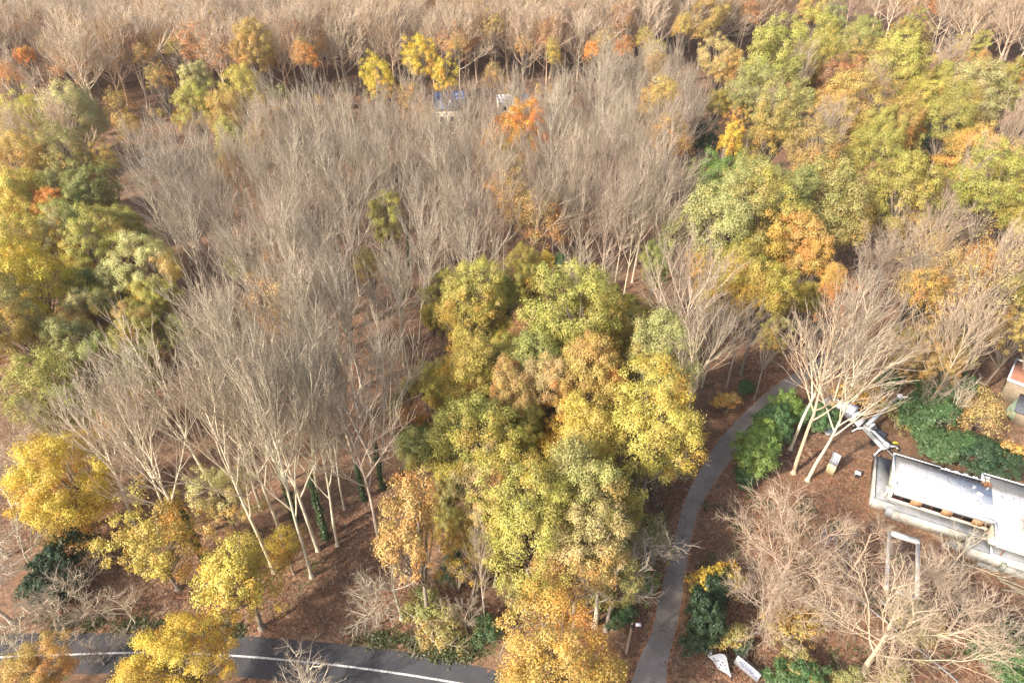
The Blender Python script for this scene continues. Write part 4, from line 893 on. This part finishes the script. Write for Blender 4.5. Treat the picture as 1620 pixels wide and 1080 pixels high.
# evergreens, hedges and shrubs
def bush(x, y, w, h, col, label, fam='bush', name='laurel_bush', cat='shrub', group='evergreen shrubs', base=0.2):
    return leafy(x, y, w, h, col, label, fam, base, name, cat, group, True, size=.68 if fam == 'bush' else .6)
for e in [
(100,888,62,62,'DG','dark holly under orange leaves on the left road bank','bush','holly_bush'),
(92,930,60,44,'DG','low dark ivy mound at the foot of the holly','bush','holly_bush'),
(1228,690,50,56,'MG','tall green laurel against the first pale trunk','bush','laurel_bush'),
(1192,722,50,50,'BG','yellowish green laurel between the brightest mound and the lane','bush','laurel_bush'),
(1204,708,54,56,'BG','brightest green laurel mound beside the lane','bush','laurel_bush'),
(1218,672,44,44,'MG','mid-green laurel clump behind the brightest mound','bush','laurel_bush'),
(1245,650,40,36,'BG','small bright green laurel where the lane bends','bush','laurel_bush'),
(1176,752,30,26,'MG','small dark green clump at the lower hedge end by the lane','bush','laurel_bush'),
(1185,736,42,38,'BG','low green laurel skirt at the lane edge','bush','laurel_bush'),
(1290,665,40,40,'MG','dull laurel behind the first pale trunk','bush','laurel_bush'),
(1475,655,80,70,'MG','large dark laurel behind the boom of the lift','bush','laurel_bush'),
(1425,662,70,52,'GG','grey-green twiggy shrub crossed by the lift boom','loosebush','twiggy_shrub'),
(1510,700,92,66,'MG','broad dark laurel in front of the mustard saplings','bush','laurel_bush'),
(1548,722,68,50,'DG','darkest laurel by the back corner of the white house','bush','laurel_bush'),
(1490,625,66,52,'MG','dark laurel farthest from the white house','bush','laurel_bush'),
(1115,985,44,58,'DG','clipped dark hedge end at the lane','bush','hedge'),
(1112,1010,40,40,'DG','rounded dark hedge corner above the sagging banner','bush','hedge'),
(1125,940,50,50,'DG','dark hedge under the golden shrub','bush','hedge'),
(1150,1005,66,54,'O','straggly olive shrub covered by bare branches','loosebush','twiggy_shrub'),
(1130,922,84,58,'BY','golden yellow shrub spilling over the lane hedge','loosebush','golden_shrub'),
(1252,990,84,78,'GO','golden orange shrub in the yard below the great beech','loosebush','golden_shrub'),
(1262,1072,56,44,'MG','green laurel beside the sign board','bush','laurel_bush'),
(1265,1058,60,46,'O','olive scrub right of the sign board laurel','loosebush','twiggy_shrub'),
(1178,1022,30,26,'DG','small dark bush between hedge and sign board','bush','laurel_bush'),
(1585,1040,70,52,'MG','glossy green laurel near the frame corner','bush','laurel_bush'),
(1602,1005,44,48,'DG','dark conical shrub above the corner laurel','bush','yew_bush'),
(1612,1062,50,40,'MG','laurel cut by the frame corner','bush','laurel_bush'),
(1340,1075,60,34,'GG','grey-green scrub at the foot of the great gnarled tree','loosebush','twiggy_shrub'),
(1450,985,70,40,'O','olive scrub under drooping twigs in the yard','loosebush','twiggy_shrub'),
(1415,1072,60,34,'O','low olive scrub beside the rail','loosebush','twiggy_shrub'),
(1318,1080,26,24,'OR','small orange bush cut by the lower frame','loosebush','golden_shrub'),
(700,1000,70,26,'O','low dark bramble patch on the road bank','loosebush','bramble'),
(770,1000,50,30,'MG','green bramble beneath the grove by the road','loosebush','bramble'),
(668,965,60,32,'GG','grey-green bramble beside the pale leaning trunk','loosebush','bramble'),
(820,935,90,60,'O','olive undergrowth beneath the white-limbed oak','loosebush','bramble'),
(720,900,60,90,'DG','dark ivy clad thicket in the shade between two tan oaks','loosebush','ivy_thicket'),
(860,755,46,80,'DG','dark ivy clad stems in the heart of the grove','loosebush','ivy_thicket'),
(905,930,60,50,'Y','bright yellow small shrub in a dark hollow','loosebush','golden_shrub'),
(985,975,50,40,'MG','green bramble behind the wooden lamp pole','loosebush','bramble'),
(975,945,70,50,'GG','grey-green thicket around the leaning bare tree','loosebush','bramble'),
(1030,860,60,70,'GG','grey-green thicket along the lane','loosebush','bramble'),
(1020,920,44,40,'BG','bright green ivy tuft near the lamp pole','loosebush','ivy_thicket'),
(1150,636,42,42,'GO','orange sapling thicket on the outer lane bank','loosebush','golden_shrub'),
(1178,615,30,26,'MG','small green bush on the outer lane bank','bush','laurel_bush'),
(1410,600,60,46,'MG','dark green scrub in shade beyond the works truck','loosebush','bramble'),
(1360,625,60,40,'GO','golden scrub behind the works truck','loosebush','golden_shrub'),
(1110,235,44,70,'DG','dark ivy clad trees in the deep gap','loosebush','ivy_thicket'),
(1120,275,40,40,'RB','dark rusty bush at the floor of the deep gap','loosebush','golden_shrub'),
(1495,240,70,36,'DG','dark laurel ring at the foot of the free-standing tree','bush','laurel_bush'),
(1165,34,44,40,'DG','dark green conifer clump in the far wood','bush','conifer'),
(440,160,40,40,'GG','green-grey thicket below the far wood','loosebush','bramble'),
(548,160,40,26,'RB','russet thicket at the far wood foot','loosebush','bramble'),
(380,215,60,24,'RB','russet low crown beneath the golden tree','loosebush','bramble'),
(1600,722,60,56,'GO','golden orange bush behind the white house','loosebush','golden_shrub'),
(1440,250,60,26,'RB','russet bracken in the clearing of the right wood','loosebush','bramble'),
]:
    bush(*e[:6], fam=e[6], name=e[7])

# ------------------------------------------------------------------ bare trees one can point to: trunk foot in photo pixels
PALE = (.78, .69, .52); GREY = (.66, .58, .45); DUSK = (.40, .34, .28)
B = [
(493,912,'ash',36,PALE,'tallest pale trunk nearest the road, leafless fan crown',0,.8),
(503,870,'ash',34,PALE,'pale trunk just behind the one nearest the road',0,.9),
(516,850,'ash',33,PALE,'pale trunk wrapped in green ivy beside two bare pale trunks',1,.85),
(534,863,'ash',30,PALE,'thin forked pale trunk right of the ivy wrapped one',0,.8),
(434,905,'ash',35,PALE,'pale trunk rising behind the large drooping yellow crown',0,.85),
(446,850,'ash',33,PALE,'slim pale trunk above the yellow saplings',0,.9),
(468,822,'ash',33,PALE,'ivy wrapped trunk left of the tallest pale trunk',1,.85),
(330,900,'ash',33,PALE,'leaning leafless tree behind the yellow road-bank crowns',1,.85),
(285,862,'ash',29,PALE,'pale widely branched tree above the yellow crown',0,.9),
(215,835,'ash',26,PALE,'white twigged tree sprawling over the brown slope',0,1.0),
(545,805,'ash',30,GREY,'grey trunk at the corner of the grove',0,.65),
(575,790,'ash',28,GREY,'ivy covered trunk between bare wood and grove',1,.9),
(605,770,'ash',28,GREY,'second ivy covered trunk beside the green olive oak',1,1.0),
(138,760,'ash',17,GREY,'grey trunk rising behind the brilliant yellow maple',0,1.2),
(60,760,'wide',15,PALE,'crooked wide bare tree with pale limbs at the left edge',0,.9),
(20,985,'gnarly',15,(.66,.58,.5),'whitish bare tree at the left frame edge by the road',0,1.1),
(5,760,'ash',20,GREY,'grey bare tree cut by the left frame edge above the maple',0,1.0),
(12,880,'gnarly',13,GREY,'tangled grey bare tree cut by the left frame edge beside the holly',0,1.4),
(30,820,'gnarly',14,(.55,.46,.37),'brownish bare tree between maple and left frame edge',0,1.2),
(130,950,'shrub',6,PALE,'pale twiggy shrub on the brown slope below the holly',0,1.5),
(60,910,'gnarly',13,PALE,'bare tree leaning over the dark holly',0,1.0),
(636,978,'gnarly',12,(.66,.60,.46),'small leaning pale tree with drooping white twigs on the bank',0,1.3),
(598,990,'shrub',9,GREY,'thin grey sapling left of the leaning pale tree',0,.8),
(738,1000,'gnarly',9,DUSK,'thin dark sapling standing in the shade by the road',0,.9),
(768,992,'ash',19,GREY,'slim grey trunk before the thin tan oak',0,.6),
(940,990,'gnarly',18,GREY,'grey bare tree leaning toward the lane',0,1.2),
(1000,920,'gnarly',15,GREY,'grey bare tree with drooping twigs reaching across the lane',0,1.25),
(1010,800,'gnarly',19,GREY,'ivy footed grey bare tree beside the great yellow oak',1,1.0),
(1250,710,'ash',28,PALE,'first of the three tall pale trunks by the works truck',0,1.15),
(1255,748,'ash',30,(.62,.49,.34),'tan middle one of the three tall trunks by the works truck',0,1.2),
(1277,760,'ash',28,PALE,'third pale trunk nearest the advertising panel',0,1.15),
(1318,640,'ash',27,GREY,'grey trunk between works truck and laurels',0,.8),
(1225,935,'wide',17,(.56,.42,.30),'great spreading copper twigged beech in the yard by the hedge',0,.95),
(1200,1000,'wide',15,(.50,.42,.33),'thick grey trunked bare tree behind the sagging banner',0,.8),
(1365,1060,'wide',19,(.62,.52,.36),'great gnarled yellowish bare tree beside the rail',0,1.0),
(1490,1010,'wide',13,(.55,.43,.33),'low spreading bare tree in front of the terrace end',0,1.1),
(1560,1035,'gnarly',10,GREY,'grey drooping bare tree beside the corner laurel',0,1.5),
(1345,905,'gnarly',12,(.58,.44,.30),'slight tan bare tree between muddy tracks and rail',0,1.1),
(1452,912,'gnarly',7,PALE,'pale bare tree growing right beside the empty pool',0,1.2),
(1500,905,'gnarly',10,PALE,'pale bare sapling against the terrace wall',0,1.1),
(1395,460,'wide',19,DUSK,'dusky bare tree with dark stem in the lane gap',0,.9),
(1405,560,'ash',22,DUSK,'dark leaning trunk left of the gold leafed oak',0,.9),
(1492,690,'gnarly',13,PALE,'slender pale stem standing among the dark laurels',0,.7),
(1452,668,'gnarly',12,DUSK,'crooked brown stem arching over the laurels',0,.8),
(1085,235,'ash',20,GREY,'grey bare tree standing in front of the deep gap',0,.9),
(1110,612,'ash',19,GREY,'grey bare tree beside the great yellow oak at the lane',0,1.25),
(1150,612,'ash',18,(.52,.42,.34),'brownish bare tree closest to the lane bend',0,1.3),
(1600,880,'gnarly',9,GREY,'thin bare tree whose twigs reach over the white roof',0,.9),
(490,1112,'shrub',7,PALE,'pale bare shrub in front of the road line',0,1.5),
(95,1000,'shrub',6,(.55,.44,.33),'brown twiggy shrub overhanging the road edge',0,1.6),
(150,990,'shrub',5,(.55,.44,.33),'low brown shrub left of the white twig bush on the bank',0,1.6),
(215,985,'gnarly',7,PALE,'small white twig bush on the bank above the road',0,1.2),
(30,1030,'shrub',5,PALE,'pale twig bush by the road at the frame edge',0,1.6),
(165,1050,'shrub',4,(.55,.46,.36),'sparse brown weed shrub on the road verge',0,1.6),
]
for x, y, st, H, c, lab, iv, sx in B:
    nm = 'bare_shrub' if st == 'shrub' else 'bare_tree'
    bare(G(x, y), st, H, jitter(c)[:3], lab, nm, 'shrub' if st == 'shrub' else 'tree', 'singled out bare trees', sx, ivy=bool(iv))

def inside(x, y, P):
    c = False; j = len(P)-1
    for i in range(len(P)):
        (xi, yi), (xj, yj) = P[i], P[j]
        if (yi > y) != (yj > y) and x < (xj-xi)*(y-yi)/(yj-yi)+xi: c = not c
        j = i
    return c
GRID = {}
def free(p, d, cell=8.0):
    ci, cj = int(p[0]//cell), int(p[1]//cell)
    for a in range(ci-1, ci+2):
        for b_ in range(cj-1, cj+2):
            for q in GRID.get((a, b_), ()):
                if (q[0]-p[0])**2+(q[1]-p[1])**2 < d*d: return False
    return True
def occupy(p, cell=8.0): GRID.setdefault((int(p[0]//cell), int(p[1]//cell)), []).append((p[0], p[1]))
LEAFPOS = list(TREES)
for t in TREES: occupy(t)
KEEP = [(p0.x, p0.y, 7.5), (p1.x, p1.y, 6.5), (p2.x, p2.y, 6), (HX+10, HY-8, 15)]
def clear(p):
    return all((p[0]-x)**2+(p[1]-y)**2 > r*r for x, y, r in KEEP) and all((p[0]-x)**2+(p[1]-y)**2 > (r*.8)**2 for x, y, r in LEAFPOS)
# the leafless wood in the middle (outline of the crowns at 20 m, photo pixels)
WOOD = [(210,284),(335,238),(480,178),(640,162),(790,158),(930,150),(945,118),(1070,108),(1095,152),(1060,225),(1075,290),(1070,400),(1110,470),(1185,520),(1195,580),(1120,600),(1085,520),(1000,440),(850,430),(700,430),(672,520),(655,640),(590,660),(570,760),(500,800),(380,800),(260,790),(185,745),(225,670),(305,605),(345,545),(370,480),(352,410),(300,360),(235,340)]
ZONES = [(lambda x, y: y < 235 and x < 560, 'grey bare tree at the far rim of the leafless wood, left of the solar panels'),
 (lambda x, y: y < 235 and x < 900, 'tall grey bare tree crowded round the two half hidden houses'),
 (lambda x, y: y < 235, 'grey bare tree at the far rim of the leafless wood, right of the cream house'),
 (lambda x, y: y < 400 and x < 450, 'grey bare tree on the left flank of the leafless wood beside yellow crowns'),
 (lambda x, y: y < 400 and x < 760, 'grey bare tree in the centre of the leafless wood, round the lone green crown'),
 (lambda x, y: y < 400, 'grey bare tree below the orange-topped tree, toward the fresh green lane corner'),
 (lambda x, y: x > 820, 'brownish bare tree in the strip between grove and lane'),
 (lambda x, y: y < 560 and x < 480, 'pale bare tree behind the pale trunks, right of the yellow cluster'),
 (lambda x, y: y < 560, 'mauve grey bare tree just left of the topmost grove oak'),
 (lambda x, y: x < 400, 'pale slanting bare tree above the yellow road-bank crowns'),
 (lambda x, y: True, 'pale bare tree standing between the tall pale trunks and the grove')]
LONEBOX = [(x, y, w, h, depth(G(x, y, 16))) for x, y, w, h, c_, lab, fam, grp in T if (grp == LONE and y > 200) or (grp == MID and y < 620) or (grp == RIGHT and lab.find('lane') >= 0) or (grp == LEFT and y > 380)]
LONEBOX += [(714, 185, 46, 50, depth(G(714, 190, 0))-4), (806, 170, 26, 22, depth(G(812, 185, 0))-4)]
def hides(p, H):
    """would the crown of a bare tree stand in front of one of the lone leafy crowns or hidden houses?"""
    for f, hw in ((.62, .6), (.78, 1.0), (.95, .75)):
        q = Vector((p.x, p.y, H*f)); x, y = px(q); t = depth(q); r = 4.4*hw*FPX/t
        for bx, by, bw, bh, bt in LONEBOX:
            if t < bt-1 and abs(x-bx) < bw*.42+r*.7 and by-bh*.5 < y < by+bh*.45: return True
    return False
rr = random.Random(17); n_b = 0; tries = 0
while n_b < 298 and tries < 60000:
    tries += 1
    x, y = rr.uniform(140, 1210), rr.uniform(140, 810)
    # even density on the ground, not in the picture
    p = Vector((rr.uniform(-110, 85), rr.uniform(35, 205), 20)); x, y = px(p)
    if not inside(x, y, WOOD): continue
    near = y > 480
    H_ = rr.uniform(27, 33) if near else rr.uniform(22, 28)
    if not free(p, 5.35) or not clear(p) or (hides(p, H_) and rr.random() < .96) or px(Vector((p.x, p.y, 0)))[1] > 870: continue
    occupy(p); n_b += 1
    z = next(l for f, l in ZONES if f(x, y))
    tone = rr.random(); base = PALE if (y > 520 and x < 560) else (GREY if tone < .65 else (.54, .45, .36))
    if 'below the orange' in z or 'grove and lane' in z: base = tuple(a*b_ for a, b_ in zip(base, (1.0, .94, .9)))
    lv = (COLOURS['TO'][:3]+(.5,)) if rr.random() < .05 else None
    bare((p.x, p.y), 'ash', H_, jitter(base, .12)[:3], z, 'bare_tree', 'tree', z, rr.uniform(.82, 1.2), ivy=rr.random() < .07, leaves=lv, lean=(rr.gauss(-.06 if x < 560 and y > 380 else -.03 if x < 560 else 0, .06), rr.gauss(0, .05)))
print('bare wood', n_b, 'tries', tries)

# bare domes in other places (crown centre in photo pixels)
for x, y, w, st, c, lab in [
 (100,200,100,'beech',(.56,.38,.27),'pinkish bare crown between yellow crowns at the left edge'),
 (20,215,60,'beech',GREY,'grey bare crown beside the pinkish one'),
 (265,222,96,'ash',GREY,'wide grey bare dome at the left end of the leafless wood'),
 (215,232,80,'ash',GREY,'grey bare dome left of the wide one, touching the yellow cluster'),
 (320,222,70,'ash',GREY,'grey bare dome right of the wide one'),
 (1010,100,90,'ash',GREY,'grey bare dome above the tan-gold crown'),
 (960,105,70,'ash',GREY,'grey bare dome left of its twin at the corner of the wood'),
 (1085,135,60,'ash',GREY,'grey bare crown right of the tan-gold crown'),
 (1300,205,96,'beech',(.46,.38,.32),'bare grey dome encircled by leafy crowns'),
 (1260,118,70,'beech',(.46,.38,.32),'mauve bare crown below the ridge crowns'),
 (1385,140,70,'beech',(.52,.38,.28),'pink bare dome beside the tan-pink one'),
 (1500,292,96,'gnarly',PALE,'large pale bare tree right of the wide yellow-green crown'),
 (1545,278,60,'beech',DUSK,'dusky bare crown beside the tall yellow-green one'),
 (1400,372,100,'wide',DUSK,'greyish bare tree above the gold leafed oak'),
 (1215,175,46,'beech',(.46,.38,.32),'thin mauve bare crown behind the tall olive one'),
 (1480,375,110,'beech',(.50,.38,.28),'brown bare crown over the huge tan crown'),
 (1590,420,80,'beech',(.50,.40,.30),'brown bare crown right of the huge tan crown'),
 (1530,520,120,'beech',(.52,.42,.30),'dense bare crown mingled with the huge tan crown'),
 (1610,200,60,'beech',(.50,.38,.28),'pink bare crown cut by the frame in the right wood'),
 (1500,85,80,'beech',(.50,.40,.32),'pale bare dome above the pale golden crown'),
 (60,665,90,'gnarly',PALE,'pale bare crown above the crooked wide tree'),
 (435,165,70,'ash',GREY,'grey bare crown right of the golden tree')]:
    S = BARE[st]; p = G(x, y, 18); r = w/2*depth(p)/FPX; H = rr.uniform(22, 26) if st in ('ash', 'beech') else rr.uniform(17, 20); sx = r/(H*S['ll']*.62)
    bare((p.x, p.y), st, H, jitter(c)[:3], lab, 'bare_tree', 'tree', 'bare domes among leafy crowns', min(max(sx, .7), 1.7))
    occupy(p)

# ------------------------------------------------------------------ the far beech wood
FARLINE = [(-200,225),(0,205),(110,200),(160,215),(250,190),(330,180),(430,178),(560,168),(760,152),(880,140),(1000,126),(1100,104),(1180,94),(1260,64),(1340,62),(1440,86),(1560,120),(1800,150)]
def farline(x):
    for (xa, ya), (xb, yb) in zip(FARLINE, FARLINE[1:]):
        if xa <= x <= xb: return ya+(yb-ya)*(x-xa)/(xb-xa)
    return 150
cand = []
for i in range(90000):
    p = (rr.uniform(-300, 300), rr.uniform(135, 345)); P = Vector((*p, 0)); x, y = px(P)
    if x < -170 or x > 1800 or y > farline(x): continue
    if not free(p, 7.0) or not clear(p): continue
    xt, yt = px(Vector((*p, 21)))
    if yt < -75 or xt < -70 or xt > 1690: continue
    occupy(p); cand.append(p)
cand.sort(key=lambda p: depth(Vector((*p, 12))))
print('far wood', len(cand))
BC = [(.72,.58,.43), (.72,.54,.38), (.66,.57,.45), (.76,.63,.47), (.68,.50,.36)]
FZ = [(lambda x, y: x < 160, 'pinkish grey beech in the far wood above the pale yellow-green crown'),
 (lambda x, y: x < 330, 'pinkish beech with bare stem round the dark gap of the far wood'),
 (lambda x, y: x < 520, 'rosy grey beech in the far wood round the tall orange-yellow tree'),
 (lambda x, y: x < 730, 'rounded brown beech in the far wood behind the golden yellow dome'),
 (lambda x, y: x < 930, 'rounded tan beech in the far wood behind the two half hidden houses'),
 (lambda x, y: x < 1200, 'tan grey beech in the far wood beyond the bare twin domes'),
 (lambda x, y: x < 1420, 'dusky beech in the far wood beyond the ridge crowns'),
 (lambda x, y: True, 'pink twigged beech in the far wood above the pale golden crown')]
IND = cand[:298]
for p in IND:
    x, y = px(Vector((*p, 14))); z = next(l for f, l in FZ if f(x, y))
    lv = None; q = rr.random()
    if q < (.40 if x < 420 else .24): lv = (.55, .34, .16, .6)
    elif q < (.50 if x < 420 else .29): lv = (.62, .40, .06, .3)
    bare(p, 'beech', rr.uniform(23, 30), jitter(rr.choice(BC), .12)[:3], z, 'beech_tree', 'tree', z, rr.uniform(1.15, 1.5), leaves=lv)
# the rest of the far wood reads as one mass
rest = cand[298:]
if rest:
    V = []; F = []; TT = []; n0 = 0
    src = []
    for tr, cr in BAREM['beech'][:3]:
        for me in (tr, cr):
            v = np.empty(len(me.vertices)*3, np.float32); me.vertices.foreach_get('co', v); f = np.empty(len(me.loops), np.int32); me.loops.foreach_get('vertex_index', f)
            t = np.empty(len(me.polygons)*4, np.float32); me.attributes['tint'].data.foreach_get('color', t)
            src.append((v.reshape(-1, 3), f.reshape(-1, 4), t.reshape(-1, 4)[:, :3]))
    rng = np.random.default_rng(8)
    for i, p in enumerate(rest):
        k = rng.integers(3); a = rng.random()*6.28; s = rng.uniform(.8, 1.05); R = np.array([[math.cos(a), -math.sin(a), 0], [math.sin(a), math.cos(a), 0], [0, 0, 1]])
        for v, f, t in (src[2*k], src[2*k+1]):
            m_ = t[:, 0] < .9 if i % 1 == 0 else t[:, 0] < 2      # the finest twigs of the hidden ranks are left out
            ff = f[m_]; u, inv_ = np.unique(ff, return_inverse=True)
            V.append((v[u]@R.T)*s+np.array([p[0], p[1], 0])); F.append(inv_.reshape(-1, 4)+n0); TT.append(t[m_]); n0 += len(u)
    o = link('far_wood', mesh_quads('far_wood', np.concatenate(V), np.concatenate(F), M_BEECH, True, np.concatenate(TT)))
    o.color = (.5, .36, .27, 1); o['kind'] = 'stuff'
    tag(o, 'unbroken mass of bare pinkish beeches on the farthest rise', 'wood')

# ------------------------------------------------------------------ leaf litter, brambles and seedlings on the ground
rng = np.random.default_rng(77)
def scatter(n, poly, z0=0.0):
    out = []; xs_ = [a for a, b_ in poly]; ys_ = [b_ for a, b_ in poly]
    W = [G(a, b_) for a, b_ in poly]; Q = [(w.x, w.y) for w in W]
    x0, x1 = min(a for a, b_ in Q), max(a for a, b_ in Q); y0, y1 = min(b_ for a, b_ in Q), max(b_ for a, b_ in Q)
    while len(out) < n:
        P = (rng.uniform(x0, x1), rng.uniform(y0, y1))
        if inside(P[0], P[1], Q): out.append((P[0], P[1], z0))
    return np.array(out)
AREAS = [([(60,960),(200,850),(600,800),(720,960),(760,1045),(600,1012),(380,995),(60,990)], 9000), ([(1000,1060),(1030,960),(1060,830),(1095,760),(1040,760),(980,960)], 3000),
         ([(1100,740),(1150,670),(1240,600),(1180,590),(1110,650)], 2500), ([(1070,1075),(1085,960),(1120,780),(1230,760),(1370,720),(1400,800),(1600,930),(1620,1075)], 22000), ([(1330,560),(1600,560),(1600,740),(1330,700)], 4000)]
P = np.concatenate([scatter(n, poly) for poly, n in AREAS]); P[:, 2] = .03+.05*rng.random(len(P))
v, f = leaf_cards(P, np.tile([0, 0, 1.], (len(P), 1)), rng, .2, .45)
o = link('fallen_leaves', mesh_quads('fallen_leaves', v, f, M_LEAF, False, rng.random((len(P), 3)))); o.color = (.31, .165, .09, .35); o['kind'] = 'stuff'
tag(o, 'carpet of fallen russet leaves on open ground and banks', 'leaves')
# thin woody undergrowth beneath the trees
mb = MB()
for poly, n in (([(60,960),(250,820),(600,760),(760,960),(760,1040),(380,992)], 130), (WOOD, 500), ([(1070,1060),(1110,800),(1250,770),(1380,850),(1600,960),(1600,1075)], 190), ([(950,1000),(1080,740),(1000,760),(900,960)], 60), ([(1330,540),(1600,540),(1600,700),(1400,660)], 120), ([(0,215),(330,160),(760,125),(1000,90),(1000,60),(0,120)], 260)):
    for x, y, z in scatter(n, poly):
        for j in range(4):
            d = rng.normal(size=3)*np.array([.55, .55, .2])+np.array([0, 0, .8]); L = rng.uniform(.7, 2.6)
            pts, ds = bough(mb, np.array([x, y, -.05]), d, L, .022, .010, 3, -.2, .15, rng, 3, .6)
            for q in range(3):
                fp, fd = at(pts, ds, rng.uniform(.3, .95)); e = split_dir(fd, .7, rng); mb.tube([fp, fp+e*L*.35], [.012, .006], 3, (1, 0, 0))
o = mb.build('undergrowth', M_ASH, None, True); o.color = (.46, .36, .27, 1); o['kind'] = 'stuff'; tag(o, 'thin brown twigs of undergrowth below the trees', 'undergrowth')
m_ = 0; VV = []; OO = []
for poly, n in (([(560,1000),(780,1010),(760,1050),(560,1015)], 60), ([(60,970),(380,985),(380,1000),(60,1000)], 40), ([(1070,1060),(1110,800),(1250,770),(1600,960),(1600,1075)], 60), (WOOD, 90), ([(950,1000),(1060,800),(1000,760),(900,960)], 50)):
    for x, y, z in scatter(n, poly):
        k = int(rng.uniform(20, 70)); q = rng.normal(size=(k, 3))*np.array([.55, .55, .18]); q[:, 2] = np.abs(q[:, 2])+.05; VV.append(q+np.array([x, y, 0])); OO.append(np.tile([0, 0, 1.], (k, 1)))
VV = np.concatenate(VV); OO = np.concatenate(OO); v, f = leaf_cards(VV, OO, rng, .26, .6)
o = link('ground_ivy', mesh_quads('ground_ivy', v, f, M_LEAF, False, rng.random((len(VV), 3)))); o.color = (.10, .13, .045, .15); o['kind'] = 'stuff'
tag(o, 'patchy green ivy and bramble creeping over the leaf litter', 'ground cover')

# ------------------------------------------------------------------ autumn haze: the air thickens toward the far wood
HAZE = 0.00013
if HAZE:
    q = MB(); q.box(-650, 650, -60, 620, -1, 92)
    m = bpy.data.materials.new('haze_air'); m.use_nodes = True; nt = m.node_tree; nt.nodes.remove(nt.nodes['Principled BSDF'])
    vol = nt.nodes.new('ShaderNodeVolumePrincipled'); vol.inputs['Color'].default_value = (.96, .95, .93, 1); vol.inputs['Density'].default_value = HAZE; vol.inputs['Anisotropy'].default_value = .2
    nt.links.new(vol.outputs[0], nt.nodes['Material Output'].inputs['Volume'])
    o = q.build('haze', m); o['kind'] = 'stuff'; tag(o, 'thin pale autumn haze over the whole wood', 'haze')
